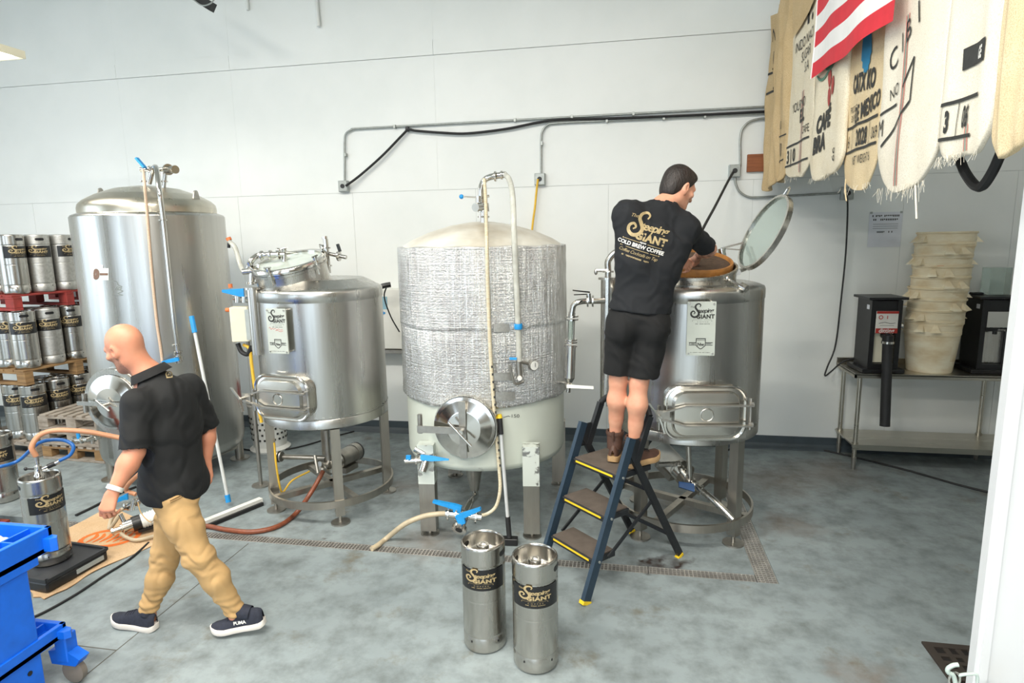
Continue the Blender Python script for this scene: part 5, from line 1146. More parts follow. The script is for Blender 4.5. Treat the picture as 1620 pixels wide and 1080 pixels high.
# ------------------------------------------------------------------ burlap mat, scale, keg, pump and hoses at the left
mt = MB(); cor = [(-4.30,3.10),(-3.60,2.93),(-3.42,3.84),(-4.32,4.20)]
def mp(u, v):
    a, b, c, d = [Vector((x, y, 0)) for x, y in cor]; p = (a*(1-u)+b*u)*(1-v)+(d*(1-u)+c*u)*v
    e = .03*math.sin(v*9+1)*(1 if u > .9 else 0)+.02*math.sin(u*11)*(1 if v < .1 else 0)
    return (p.x+e, p.y+e, .004+.006*abs(math.sin(u*7+v*3))*abs(math.sin(v*8-u*2))+.004*math.sin(u*3))
mt.grid(mp, 26, 30); n0 = len(mt.v); mt.add([(x, y, max(.0008, z-.005)) for x, y, z in mt.v], [tuple(reversed(f)) for f in mt.f])
mat_o = mt.build('burlap_mat', sack_floor, None, 80); tag(mat_o, 'flattened burlap sack with orange print lying on the floor', 'mat')
a = Art()
for k in range(24):
    an = 2*PI*k/24; a.add(ribbon2d([(math.cos(an)*.9, math.sin(an)*.5), (math.cos(an+.27)*.9, math.sin(an+.27)*.5)], .16, .16))
for k in range(6): a.add(ribbon2d([(-.6+.22*k,-.25),(-.5+.22*k,.05),(-.62+.24*k,.28)], .05, .14))
bvm = BVHTree.FromPolygons([Vector(v) for v in mt.v], mt.f)
def onm(x, y):
    X, Yy = -3.84+.22*x-.05*y, 3.70+.05*x+.26*y; h = bvm.ray_cast(Vector((X, Yy, 1)), Vector((0,0,-1))); return (X, Yy, (h[0].z if h[0] is not None else .01)+.0015)
a.lay(onm, 'orange_print', M('orange_print', srgb(226,112,40), .8), mat_o)
SC = Vector((-3.80, 3.22, .014)); sr = -.08
t = thing('keg_scale', 'black floor scale platform under the tapped keg', 'scale', SC, sr)
MB().box((0,0,.030), (.40,.44,.06), bev=.012).build('base', black_plastic, t, 0); MB().box((0,.0,.068), (.40,.44,.016), bev=.006).box((0,.215,.08), (.40,.02,.02)).box((0,-.215,.08), (.40,.02,.02)).box((.195,0,.08), (.02,.44,.02)).box((-.195,0,.08), (.02,.44,.02)).build('platform', M('platform_grey', srgb(44,46,50), .45), t, 0)
MB().box((-.10,-.222,.03), (.16,.008,.035)).build('display', M('lcd', srgb(96,100,86), .2), t, 0); MB().box((.203,.08,.034), (.006,.20,.03)).build('label_strip', grey_box, t, 0)
k = copy_tree(keg0); kx, ky = -3.845, 3.235; spread(k, kx, ky, SC.z+.077, face_cam(kx, ky)+.42, 'steel keg with coupler and hoses standing on the black scale', 'kegs')
kp = Vector((kx, ky, SC.z+.077))
t = thing('keg_coupler', 'chrome keg coupler with open lever on the tapped keg', 'coupler', kp+Vector((0,0,.581)))
MB().lathe([(0,0),(.030,.0),(.030,.03),(.022,.04),(.022,.09),(.012,.10),(.012,.15),(0,.15)], n=20).cyl((0,0,.06),(.06,.05,.085),.010,n=10).cyl((.055,.045,.083),(.09,.075,.10),.014,n=10).build('body', steel_pol, t); MB().cyl((.04,.033,.076),(.075,.06,.09),.016,n=10).build('gas_grip', black_plastic, t); MB().cyl((0,0,.07),(-.07,-.02,.075),.006,n=8).ball((-.075,-.02,.075),.012).build('lever', black_plastic, t)
MB().cyl((0,0,.125),(0,0,.155),.014,n=12).build('outlet_nut', steel, t)
ct = kp+Vector((0,0,.74)); cg = kp+Vector((.092,.077,.685))
wire('beer_hose', [ct, ct+Vector((-.01,-.01,.07)), ct+Vector((.02,.04,.14)), ct+Vector((.12,.11,.15)), ct+Vector((.30,.25,.08)), ct+Vector((.52,.45,-.10)), at(200,770,3.85), at(215,782,3.86)], .017, hose_orange, 'copper toned hose arching from the tapped keg', 'hose', 10)
wire('gas_tube', [cg, cg+Vector((.05,.04,.03)), cg+Vector((.06,.06,.09)), cg+Vector((-.02,.05,.13)), cg+Vector((-.14,.0,.12)), at(30,728,3.3), at(0,738,3.2), at(-30,742,3.15)], .012, blue_hose, 'blue gas tube curling from the keg coupler', 'tube', 10)
kx2, ky2 = atz(17,792,.0).x-.05, atz(17,792,.0).y; k = copy_tree(keg0); spread(k, kx2-.03, ky2+.02, 0, face_cam(kx2, ky2)-.15, 'steel keg standing behind the tapped keg at the left edge', 'kegs')
t = thing('red_post', 'red brown painted post at the left edge beside a keg', 'post', (atz(4,822,0).x, atz(4,822,0).y-.12, 0)); MB().box((0,0,.29), (.12,.12,.58), bev=.006).build('post', M('oxide_red', srgb(150,60,36), .6), t, 0); MB().box((0,0,.01), (.2,.2,.02)).build('foot_plate', M('oxide_red_plate', srgb(130,52,32), .6), t, 0)
t = thing('small_pump', 'small transfer pump with white ribbed motor lying on the burlap mat', 'pump', (-3.72, 3.74, .016)); ax = Vector((.55,.62,.10)).normalized(); p = Vector((0,0,.075))
m = MB().cyl(p+ax*.10, p+ax*.24, .055, n=22)
for k_ in range(7): m.cyl(p+ax*(.11+.019*k_), p+ax*(.118+.019*k_), .060, n=22)
m.build('motor', white_plastic, t); MB().cyl(p+ax*.04, p+ax*.10, .058, n=22).cyl(p+ax*.24, p+ax*.31, .060, n=22).build('end_bell', black_plastic, t)
m = MB().cyl(p-ax*.02, p+ax*.04, .048, n=20).cyl(p-ax*.10, p-ax*.02, .020, n=14).cyl(p-ax*.0, p-ax*.0+Vector((-.04,.0,.10)), .016, n=12); clampring(m, p-ax*.09, ax, .022); clampring(m, p-ax*.03, ax, .024); m.build('pump_head', steel_pol, t)
MB().box(p+ax*.17-Vector((0,0,.062)), (.10,.20,.022), -.7).build('foot', black_plastic, t, 0)
t = thing('hose_valve', 'loose valve with blue lever joining two hoses beside the walking man', 'valve', at(205,797,3.86)); o0 = Vector(t.location)
m = MB().cyl(at(196,803,3.84)-o0, at(222,790,3.9)-o0, .022, n=14).cyl(at(212,790,3.86)-o0, at(209,806,3.84)-o0, .018, n=12); clampring(m, at(202,800,3.85)-o0, (.8,.2,.5), .026); clampring(m, at(216,793,3.88)-o0, (.8,.2,.5), .026); m.build('body', steel_pol, t)
MB().prism([(0,-.012),(.10,-.02),(.13,-.03),(.13,.02),(.0,.010)], at(178,794,3.8)-o0, (at(205,782,3.84)-at(178,794,3.8)).normalized(), Vector((0,0,1)), .02).build('lever', blue_grip, t, 30)
pu = Vector((-3.72,3.74,.016))+p
wire('pump_hose', [at(197,803,3.84), at(186,810,3.80), at(176,822,3.76), at(174,836,3.72), pu-ax*0+Vector((-.04,0,.10))], .014, hose_tan, 'short tan hose curving down to the small pump', 'hose', 10)
wire('pump_hose', [pu-ax*.02+Vector((.02,-.05,-.02)), pu+Vector((.06,-.06,-.055)), Vector((-3.55,3.68,.03)), Vector((-3.42,3.86,.03)), Vector((-3.36,4.02,.03))], .014, hose_tan, 'tan hose lying beside the small pump on the mat', 'hose', 10)
# floor hoses and cables
wire('brown_hose', [atz(296,838,.02), atz(325,832,.02), atz(360,838,.02), atz(400,841,.02), atz(440,832,.02), atz(468,812,.025), at(488,785,4.35), at(502,762,4.45), at(511,745,4.52)], .019, hose_brown, 'brown hose running from under the left sign tank across the floor', 'hose', 10)
wire('tan_hose', [at(704,812,4.02), at(690,813,4.0), at(668,817,3.98), at(640,829,3.95), atz(612,851,.02), atz(598,862,.016), atz(588,868,.014)], .019, hose_tan, 'tan hose from the drain valve ending on the trench grate', 'hose', 10)
wire('floor_cable', [atz(x, y, .008) for x, y in ((235,858),(222,870),(200,888),(165,910),(120,940),(70,968),(40,980),(0,990))], .008, black_rubber, 'black cable pair on the floor running towards the blue cart', 'cable')
wire('floor_cable', [atz(x, y, .008) for x, y in ((1150,712),(1190,700),(1240,706),(1300,712),(1360,725),(1440,745),(1510,765),(1570,780))], .010, black_rubber, 'black cable on the floor passing under the steel table', 'cable')
wire('floor_cable', [atz(x, y, .008) for x, y in ((375,708),(400,712),(440,712),(480,705),(530,690),(560,682))], .008, black_rubber, 'black cable on the floor behind the left sign tank', 'cable')
wire('floor_cable', [atz(x, y, .008) for x, y in ((120,815),(145,803),(170,790),(190,780),(215,770))], .012, black_rubber, 'black cable bundle on the floor behind the burlap mat', 'cable')
wire('yellow_cord', [at(434,700,4.30), at(437,735,4.30), at(443,770,4.35), at(448,778,4.4), at(462,760,4.5), at(490,745,4.6)], .008, yellow_cord, 'yellow cord looping down a leg of the left sign tank', 'cord')

# ------------------------------------------------------------------ blue utility cart
CX, CY = -2.76, 2.345
t = thing('utility_cart', 'bright blue plastic utility cart at the lower left corner', 'cart', (CX, CY, 0))
def tray(z0, z1, name, ex=0.0):
    L_, D_ = .95, .60
    m = MB().box((-L_/2+ex,-D_/2,z0+.012), (L_,D_,.024))
    for c, d in (((-L_/2+ex,-.012,(z0+z1)/2), (L_,.024,z1-z0)), ((-L_/2+ex,-D_+.012,(z0+z1)/2), (L_,.024,z1-z0)), ((ex-.012,-D_/2,(z0+z1)/2), (.024,D_,z1-z0)), ((-L_+.012+ex,-D_/2,(z0+z1)/2), (.024,D_,z1-z0))): m.box(c, d, bev=.004)
    tr = m.build(name, blue_cart, t, 0)
    m = MB().box((ex-.11,-D_/2,(z0+z1)/2), (.010,D_-.04,(z1-z0)*.8)).box((ex-.055,-.16,(z0+z1)/2), (.10,.010,(z1-z0)*.8)).box((ex-.055,-.42,(z0+z1)/2), (.10,.010,(z1-z0)*.8)); m.build('divider', blue_cart, tr, 0)
    for y in (-.03, -D_+.03): MB().prism([(-.05,-.03),(.035,-.022),(.055,.0),(.035,.022),(-.05,.03)], (ex,y,z0+.01), (1,0,0), (0,1,0), (z1-z0)*.55).build('corner_bumper', blue_cart, tr, 0)
    return tr
tray(.735,.852,'upper_tray'); tray(.265,.335,'lower_tray',.0)
for y0 in (-.235, -.56):
    l = MB().box((-.035,y0,.40), (.05,.20,.69), bev=.008).build('end_post', blue_cart, t, 0)
    for z in (.20,.27): MB().cyl((-.0095,y0+.03,z),(-.007,y0+.03,z),.012,n=14).build('bolt_hole', label_black, l)
    MB().box((-.03,y0+.02,.72), (.06,.26,.05), bev=.006).build('post_collar', blue_cart, l, 0)
for x, y in ((-.02,.0),(-.02,-.58),(-.9,0),(-.9,-.58)):
    c = MB().box((x,y,.20), (.07,.07,.14), bev=.006).prism([(-.07,.06),(.07,.06),(.10,.10),(.0,.15),(-.08,.13)], (x,y-.03,.05), (1,0,0), (0,0,1), -.06).build('caster_fork', blue_cart, t, 0)
    MB().lathe([(0,-.02),(.05,-.02),(.062,-.014),(.062,.014),(.05,.02),(0,.02)], (x+.03,y,.064), 24, (0,1,0)).build('wheel', M('wheel_grey', srgb(120,112,104), .7), c)
o = MB().ball((0,0,.05), (.09,.07,.055)).ball((.05,.03,.04), (.05,.05,.04)).build('rag', sack_white, None); o.location = (CX-.20, CY-.16, .759); tag(o, 'crumpled pale rag lying in the blue cart tray', 'rag')

# ------------------------------------------------------------------ right foreground: rubber mat, hook
t = thing('rubber_mat', 'dark rubber drainage mat on the floor beside the white partition', 'mat', (1.60, 3.345, 0), -.0)
m = MB(); MW, MD = .9, .62
m.box((MW/2,-.02,.006), (MW,.04,.012)).box((MW/2,-MD+.02,.006), (MW,.04,.012)).box((.02,-MD/2,.006), (.04,MD-.08,.012)).box((MW-.02,-MD/2,.006), (.04,MD-.08,.012))
for i in range(1, 14): m.box((.04+(MW-.08)*i/14,-MD/2,.005), (.026,MD-.08,.010))
for j in range(1, 9): m.box((MW/2,-.04-(MD-.08)*j/9,.005), (MW-.08,.026,.0098))
m.build('lattice', M('mat_brown', srgb(58,50,44), .75), t, 0); MB().box((MW/2,-MD/2,.001), (MW-.02,MD-.02,.002)).build('backing', M('mat_base', srgb(26,22,20), .9), t, 0)
HX = 1.39
t = thing('coat_hook', 'pale green bent metal hook with ring on the partition edge', 'hook', (1.40, 2.33, .50)); o0 = Vector(t.location); hq = lambda px, py: at(px, py, 2.26)-o0; pale_met = M('pale_green_metal', srgb(190,204,198), .4, .2)
MB().tube(spline([hq(1512,1082),hq(1508,1068),hq(1500,1063),hq(1500,1057),hq(1508,1052),hq(1516,1051)], 6), .008, 10).build('hook', pale_met, t); MB().tube(spline([hq(1516,1068),hq(1530,1066),hq(1545,1067),hq(1546,1082)], 6), .006, 8).build('bracket', pale_met, t)
MB().tube([hq(1510,1075)+Vector((.018*math.cos(k*PI/8),0,.03*math.sin(k*PI/8))) for k in range(16)], .004, 8, closed=True).build('ring', steel_pol, t)
MB().box((.045,.001,-.05), (.05,.012,.16)).build('back_plate', pale_met, t, 0)
# ------------------------------------------------------------------ people: signed-distance sculpting, meshed with surface nets
class SDF:
    def __init__(s, lo, hi, h):
        s.h = h; s.lo = np.array(lo, float); n = np.ceil((np.array(hi)-s.lo)/h).astype(int)+1
        s.D = np.full(n, .5, np.float32); s.n = n
    def _box(s, lo, hi):
        a = np.maximum(np.floor((np.array(lo)-s.lo)/s.h).astype(int), 0); b = np.minimum(np.ceil((np.array(hi)-s.lo)/s.h).astype(int)+1, s.n)
        if np.any(b <= a): return None
        sl = tuple(slice(i, j) for i, j in zip(a, b))
        g = [((np.arange(i, j)*s.h)+o).astype(np.float32) for i, j, o in zip(a, b, s.lo)]
        return sl, g[0][:,None,None], g[1][None,:,None], g[2][None,None,:]
    def _mix(s, sl, d, k, op):
        A = s.D[sl]
        if op == 'u':
            if k > 0: m = np.maximum(k-np.abs(A-d), 0)/k; s.D[sl] = np.minimum(A, d)-m*m*k*.25
            else: s.D[sl] = np.minimum(A, d)
        else:
            d = -d
            if k > 0: m = np.maximum(k-np.abs(A-d), 0)/k; s.D[sl] = np.maximum(A, d)+m*m*k*.25
            else: s.D[sl] = np.maximum(A, d)
    def cap(s, a, b, ra, rb=None, k=.03, op='u', flat=None):
        """round cone; flat=(axis, factor) squeezes it along one axis"""
        rb = ra if rb is None else rb; a, b = np.array(a, float), np.array(b, float); m = max(ra, rb)+k+.02
        q = s._box(np.minimum(a, b)-m, np.maximum(a, b)+m)
        if q is None: return s
        sl, X, Y, Z = q; ab = b-a; L = max(ab@ab, 1e-9); PX, PY, PZ = X-a[0], Y-a[1], Z-a[2]
        t = np.clip((PX*ab[0]+PY*ab[1]+PZ*ab[2])/L, 0, 1); dx, dy, dz = PX-t*ab[0], PY-t*ab[1], PZ-t*ab[2]
        d2 = dx*dx+dy*dy+dz*dz
        if flat is not None:
            w, fct = np.array(flat[0], float), flat[1]; w /= np.linalg.norm(w); c = dx*w[0]+dy*w[1]+dz*w[2]; d2 = d2+c*c*(fct*fct-1)
        s._mix(sl, (np.sqrt(d2)-(ra+(rb-ra)*t)).astype(np.float32), k, op); return s
    def ell(s, c, r, ax=None, k=.03, op='u'):
        c, r = np.array(c, float), np.array(r, float); R = np.eye(3) if ax is None else np.array([np.array(v, float)/np.linalg.norm(v) for v in ax]); m = r.max()+k+.02
        q = s._box(c-m, c+m)
        if q is None: return s
        sl, X, Y, Z = q; PX, PY, PZ = X-c[0], Y-c[1], Z-c[2]; l = [R[i][0]*PX+R[i][1]*PY+R[i][2]*PZ for i in range(3)]
        k0 = np.sqrt(sum((l[i]/r[i])**2 for i in range(3))); k1 = np.sqrt(sum((l[i]/r[i]**2)**2 for i in range(3)))+1e-9
        s._mix(sl, (k0*(k0-1)/k1).astype(np.float32), k, op); return s
    def plane(s, p, n, k=0.0, near=None):
        """cut away everything on the +n side of p (optionally only within a ball near=(c, r))"""
        p, n = np.array(p, float), np.array(n, float); n /= np.linalg.norm(n)
        lo, hi = (s.lo, s.lo+s.n*s.h) if near is None else (np.array(near[0])-near[1], np.array(near[0])+near[1])
        q = s._box(lo, hi)
        if q is None: return s
        sl, X, Y, Z = q; d = ((X-p[0])*n[0]+(Y-p[1])*n[1]+(Z-p[2])*n[2]).astype(np.float32)
        if near is not None:
            c = near[0]; rr = np.sqrt((X-c[0])**2+(Y-c[1])**2+(Z-c[2])**2); d = np.where(rr < near[1]*.98, d, -1).astype(np.float32)
        s._mix(sl, -d, k, 'c'); return s
    def mesh(s):
        D = s.D; I = D < 0
        c = np.zeros(tuple(x-1 for x in D.shape), np.int8)
        for i in (0,1):
            for j in (0,1):
                for k in (0,1): c += I[i:D.shape[0]-1+i, j:D.shape[1]-1+j, k:D.shape[2]-1+k]
        cells = np.argwhere((c > 0) & (c < 8)); idx = np.full(c.shape, -1, np.int64); idx[tuple(cells.T)] = np.arange(len(cells))
        off = np.array([(i,j,k) for i in (0,1) for j in (0,1) for k in (0,1)]); val = np.stack([D[tuple((cells+o).T)] for o in off], 1)
        acc = np.zeros((len(cells), 3)); cnt = np.zeros(len(cells))
        for a in range(8):
            for b in range(a+1, 8):
                if np.abs(off[a]-off[b]).sum() != 1: continue
                va, vb = val[:,a], val[:,b]; m = (va < 0) != (vb < 0); t = np.where(m, va/(va-vb+1e-12), 0)[:,None]
                p = off[a]+(off[b]-off[a])*t; acc += np.where(m[:,None], p, 0); cnt += m
        V = s.lo+(cells+acc/cnt[:,None])*s.h; F = []
        for ax in range(3):
            o1, o2 = [d for d in range(3) if d != ax]
            sh = list(D.shape); sl0 = [slice(None)]*3; sl1 = [slice(None)]*3; sl0[ax] = slice(0, sh[ax]-1); sl1[ax] = slice(1, sh[ax])
            A, B = I[tuple(sl0)], I[tuple(sl1)]; e = np.argwhere(A != B); ins = A[tuple(e.T)]
            ok = (e[:,o1] > 0) & (e[:,o2] > 0) & (e[:,o1] < c.shape[o1]) & (e[:,o2] < c.shape[o2]); e = e[ok]; ins = ins[ok]
            def cell(d1, d2): q = e.copy(); q[:,o1] -= d1; q[:,o2] -= d2; return idx[tuple(q.T)]
            Q = np.stack([cell(1,1), cell(0,1), cell(0,0), cell(1,0)], 1); flip = ins if ax != 1 else ~ins
            Q = np.where(flip[:,None], Q, Q[:,::-1]); F.append(Q)
        return V, np.concatenate(F)
def vnormals(V, F):
    n = np.cross(V[F[:,2]]-V[F[:,0]], V[F[:,3]]-V[F[:,1]]); vn = np.zeros_like(V)
    for i in range(4): np.add.at(vn, F[:,i], n)
    return vn/(np.linalg.norm(vn, axis=1, keepdims=True)+1e-9)
def relax(V, F, it=2, lam=.5):
    for _ in range(it):
        acc = np.zeros_like(V); cnt = np.zeros(len(V))
        for a, b in ((0,1),(1,2),(2,3),(3,0)):
            np.add.at(acc, F[:,a], V[F[:,b]]); np.add.at(cnt, F[:,a], 1); np.add.at(acc, F[:,b], V[F[:,a]]); np.add.at(cnt, F[:,b], 1)
        V = V+(acc/cnt[:,None]-V)*lam
    return V
def sculpt(S, name, mat, parent, it=2, disp=None, org=None, paint=None):
    V, F = S.mesh(); V = relax(V, F, it)
    if disp is not None: V = V+vnormals(V, F)*disp(V)[:,None]
    me = bpy.data.meshes.new(name); W = V-np.array(org)
    me.vertices.add(len(W)); me.vertices.foreach_set('co', W.astype(np.float32).ravel())
    me.loops.add(len(F)*4); me.loops.foreach_set('vertex_index', F.astype(np.int32).ravel()); me.polygons.add(len(F)); me.polygons.foreach_set('loop_start', np.arange(0, len(F)*4, 4, dtype=np.int32))
    me.update(calc_edges=True); me.validate()
    for m in (mat if isinstance(mat, (list, tuple)) else [mat]): me.materials.append(m)
    me.polygons.foreach_set('use_smooth', np.ones(len(me.polygons), bool))
    if paint is not None: me.polygons.foreach_set('material_index', paint(V[F].mean(1)).astype(np.int32))
    me.update(); o = bpy.data.objects.new(name, me); col.objects.link(o); o.parent = parent
    return o, BVHTree.FromPolygons([Vector(v) for v in W], [tuple(f) for f in F.tolist()])
def folds(dirs, amp):
    """sum of warped sine folds: dirs = (direction, frequency)"""
    def f(V):
        d = np.zeros(len(V)); w = .03*np.sin(V[:,2]*21+V[:,0]*13)+.02*np.sin(V[:,0]*37+V[:,1]*29)
        for n, fr, a in dirs:
            n = np.array(n, float); n /= np.linalg.norm(n); x = V@n+w; s_ = np.sin(x*fr)+.5*np.sin(x*fr*1.9+1.3); d += a*np.sign(s_)*np.abs(s_)**1.3
        return d*amp
    return f
A_ = lambda v: np.array(v, float)
def nrm(v): v = A_(v); return v/np.linalg.norm(v)
def head(S, c, fwd, up, sc=1.0, k=.02):
    f = nrm(fwd); u = nrm(A_(up)-f*np.dot(up, f)); r = np.cross(f, u); P = lambda a, b, d: A_(c)+(r*a+f*b+u*d)*sc; ax = (r, f, u)
    S.ell(P(0,-.008,.028), A_((.077,.098,.093))*sc, ax, k); S.ell(P(0,.022,-.040), A_((.062,.076,.082))*sc, ax, .03); S.ell(P(0,.062,-.092), A_((.030,.026,.026))*sc, ax, .03)
    S.cap(P(-.045,.0,-.07), P(-.02,.062,-.098), .022*sc, .022*sc, .03); S.cap(P(.045,.0,-.07), P(.02,.062,-.098), .022*sc, .022*sc, .03)
    S.cap(P(-.036,.078,.022), P(.036,.078,.022), .017*sc, None, .02)
    for s_ in (-1, 1):
        S.ell(P(s_*.033,.098,.002), A_((.017,.015,.013))*sc, ax, .015, 'c'); S.ell(P(s_*.033,.083,.0), A_((.013,.011,.011))*sc, ax, .004)
        S.ell(P(s_*.050,.066,-.02), A_((.022,.020,.018))*sc, ax, .02)
        e = nrm(r*s_*.9-f*.45); S.ell(P(s_*.080,-.006,-.006), A_((.011,.021,.033))*sc, (e, np.cross(u, e), u), .008); S.ell(P(s_*.090,.0,-.004), A_((.009,.011,.020))*sc, (e, np.cross(u, e), u), .006, 'c'); S.ell(P(s_*.078,.004,-.034), A_((.008,.010,.012))*sc, ax, .006)
    S.cap(P(0,.092,.012), P(0,.113,-.028), .010*sc, .014*sc, .012); S.ell(P(-.012,.100,-.032), A_((.010,.010,.009))*sc, ax, .008); S.ell(P(.012,.100,-.032), A_((.010,.010,.009))*sc, ax, .008)
    S.cap(P(-.020,.086,-.056), P(.020,.086,-.056), .009*sc, None, .008); S.cap(P(-.016,.085,-.069), P(.016,.085,-.069), .009*sc, None, .008); S.cap(P(-.024,.100,-.0625), P(.024,.100,-.0625), .004*sc, None, .004, 'c')
    return P, ax
def hand(S, w, d, pn, th, curl=(.35,.45,.35), sc=1.0, thumb=.5):
    """w wrist, d pointing direction, pn palm normal, th side the thumb is on"""
    d = nrm(d); t = nrm(A_(th)-d*np.dot(th, d)); p = nrm(A_(pn)-d*np.dot(pn, d)-t*np.dot(pn, t)); w = A_(w)
    fl = (p, 1.5)
    for i, (l, L) in enumerate(((.030,.088),(.011,.092),(-.009,.088),(-.028,.080))):
        kn = w+d*L*sc+t*l*sc; S.cap(w+d*.015*sc+t*l*.6*sc, kn, .015*sc, .0125*sc, .014, flat=None)
        q = kn; ang = 0.0; Ls = ((.042,.026,.020),(.047,.030,.022),(.044,.028,.021),(.034,.021,.019))[i]; rr_ = (.0095,.0098,.0094,.0082)[i]
        for j in range(3):
            ang += curl[j]*(1+.08*i); dd = d*math.cos(ang)+p*math.sin(ang)+t*(.06*(1.5-i)*(j == 0)); dd = nrm(dd); q2 = q+dd*Ls[j]*sc; S.cap(q, q2, (rr_-.0006*j)*sc, (rr_-.0006*(j+1))*sc, .004); q = q2
    b = w+d*.022*sc+t*.022*sc+p*.004; m_ = b+(t*.55+d*.75+p*thumb)*.042*sc; e = m_+nrm(t*.25+d*.85+p*thumb)*.032*sc; f_ = e+nrm(t*.0+d*.9+p*thumb*1.1)*.026*sc
    S.cap(b, m_, .016*sc, .0125*sc, .014); S.cap(m_, e, .0115*sc, .0105*sc, .006); S.cap(e, f_, .0105*sc, .0085*sc, .005)
def shoe(parent, org, heel, toe, zs, mat_u, mat_s, up_h, name, pitch=0.0, sole_t=.028, wmax=.050, boot=False):
    """heel and toe on the ground (world), lofted upper, sole and laces"""
    h, tt = Vector(heel), Vector(toe); L = (tt-h).length; f = (tt-h).normalized(); r = Vector((f.y, -f.x, 0)).normalized(); u = r.cross(f).normalized()
    if u.z < 0: u = -u; 
    h = h-Vector(org)
    ws = [(.0,.012),(.02,.026),(.08,.034),(.2,.038),(.38,.037),(.55,.042),(.70,wmax),(.82,wmax*.94),(.92,wmax*.72),(.98,wmax*.36),(1.0,.006)]
    hs = [(.0,.085),(.02,.100),(.08,.112),(.2,.118),(.34,.116),(.45,.104),(.60,.086),(.75,.070),(.9,.058),(.98,.042),(1,.03)] if not boot else [(.0,.075),(.02,.09),(.08,.115),(.2,.125),(.34,.12),(.45,.10),(.60,.085),(.75,.075),(.9,.066),(.98,.045),(1,.03)]
    ip = lambda T, s_: next((a[1]+(b[1]-a[1])*(s_-a[0])/(b[0]-a[0]) for a, b in zip(T, T[1:]) if a[0] <= s_ <= b[0]), T[-1][1])
    st = [0,.01,.03,.08,.15,.22,.3,.38,.46,.55,.63,.70,.77,.84,.9,.95,.98,1.0]
    spring = lambda s_: .018*max(0, (s_-.75)/.25)**2+.008*max(0, (.08-s_)/.08)
    m = MB(); NR = 16
    for s_ in st:
        w, hh = ip(ws, s_), ip(hs, s_); b0 = h+f*(s_*L)
        for k in range(NR+1):
            a = PI*k/NR; x = -math.cos(a); y = math.sin(a); y = y**.75; x = math.copysign(abs(x)**.9, x)
            m.v.append(tuple(b0+r*(x*w*(1-.25*y*y))+u*(sole_t*.7+spring(s_)+(hh-sole_t*.7)*y)))
    q = NR+1
    for i in range(len(st)-1):
        for k in range(NR): m.f.append((i*q+k, (i+1)*q+k, (i+1)*q+k+1, i*q+k+1))
    sh = m.build(name, mat_u, parent, 60)
    ol = [(s_, ip(ws, s_)+.004) for s_ in st]; m = MB(); ring = [(s_, -w) for s_, w in ol]+[(s_, w) for s_, w in reversed(ol)]; n = len(ring)
    for zz, g in ((0,.94),(.006,1.0),(sole_t,1.0),(sole_t+.004,.93)):
        for s_, w in ring: m.v.append(tuple(h+f*((s_-.5)*(1.0+.02*g)+.5)*L+r*w*g+u*(zz+spring(s_))))
    for j in range(3):
        for i in range(n): m.f.append((j*n+i, j*n+(i+1)%n, (j+1)*n+(i+1)%n, (j+1)*n+i))
    m.f.append(tuple(range(n-1,-1,-1))); m.f.append(tuple(range(3*n, 4*n))); m.build('sole', mat_s, sh, 50)
    for s_ in (.46,.52,.58,.64):
        hh = ip(hs, s_); w = ip(ws, s_); p = h+f*(s_*L)+u*(hh+.001+spring(s_)); m = MB().tube([p-r*w*.5-u*.010, p-r*w*.25-u*.001, p+u*.003, p+r*w*.25-u*.001, p+r*w*.5-u*.010], .0032, 6); m.build('lace', mat_u if not boot else black_rubber, sh)
    return sh, h, f, r, u, L
def face_bits(P, sc, parent, org, ax, brow_mat):
    r, f, u = ax
    for s_ in (-1, 1):
        e = MB().ball(Vector(P(s_*.033,.085,.0)-A_(org)), .0105*sc, 12, 8).build('eye', M('eye_white', srgb(226,222,216), .2), parent); MB().ball(Vector(P(s_*.033,.0925,.0)-A_(org)), .0050*sc, 10, 6).build('iris', M('iris_brown', srgb(52,38,30), .2), e)
        MB().tube([Vector(P(s_*a,.094-b_,.022+c_)-A_(org)) for a, b_, c_ in ((.016,.0,.0),(.030,.001,.006),(.044,.012,.003))], .0042, 6).build('eyebrow', brow_mat, parent)

# --- man walking to the left
m1 = thing('person', 'bald man in black polo shirt and khaki trousers walking left', 'person', (-2.47, 2.80, 0)); O1 = A_(m1.location)
J = {k: A_(at(*v)) for k, v in dict(head=(199,549,2.80), neck=(238,594,2.84), SL=(216,640,2.665), SR=(300,614,3.01), EL=(213,714,2.60), WL=(180,776,2.48), ER=(327,676,3.10), WR=(326,730,3.03), hipL=(264,768,2.765), hipR=(288,764,2.925), kneeL=(314,880,2.75), ankL=(371,966,2.83), kneeR=(262,876,2.87), ankR=(236,962,2.80)).items()}
f1 = nrm((-.951,-.309,0)); l1 = nrm((.309,-.951,0)); pel = (J['hipL']+J['hipR'])/2+A_((0,0,.03)); shc = (J['SL']+J['SR'])/2; latc = nrm(J['SL']-J['SR']); upt = nrm(shc-pel); fch = nrm(np.cross(latc, upt))*-1
if np.dot(fch, f1) < 0: fch = -fch
S = SDF((-3.12,2.38,-.01), (-1.98,3.32,1.86), .005)
hd1 = nrm(f1*.86-l1*.38+A_((0,0,-.36))); P1_, ax1 = head(S, J['head'], hd1, nrm(A_((0,0,1))+f1*.25), 1.04)
S.cap(J['neck']-A_((0,0,.03))-f1*.01, J['head']-hd1*.035+A_((0,0,-.04)), .066, .060, .035); S.cap(J['neck']-A_((0,0,.05)), J['neck']+f1*.0, .085, .07, .04)
S.ell(pel*.35+shc*.65, (.15,.095,.22), (latc, fch, upt), .05); S.ell(pel*.75+shc*.25, (.14,.10,.2), (l1, f1, (0,0,1)), .05); S.cap(J['SL'], J['SR'], .055, None, .05); S.ell(pel, (.14,.10,.10), (l1, f1, (0,0,1)), .04)
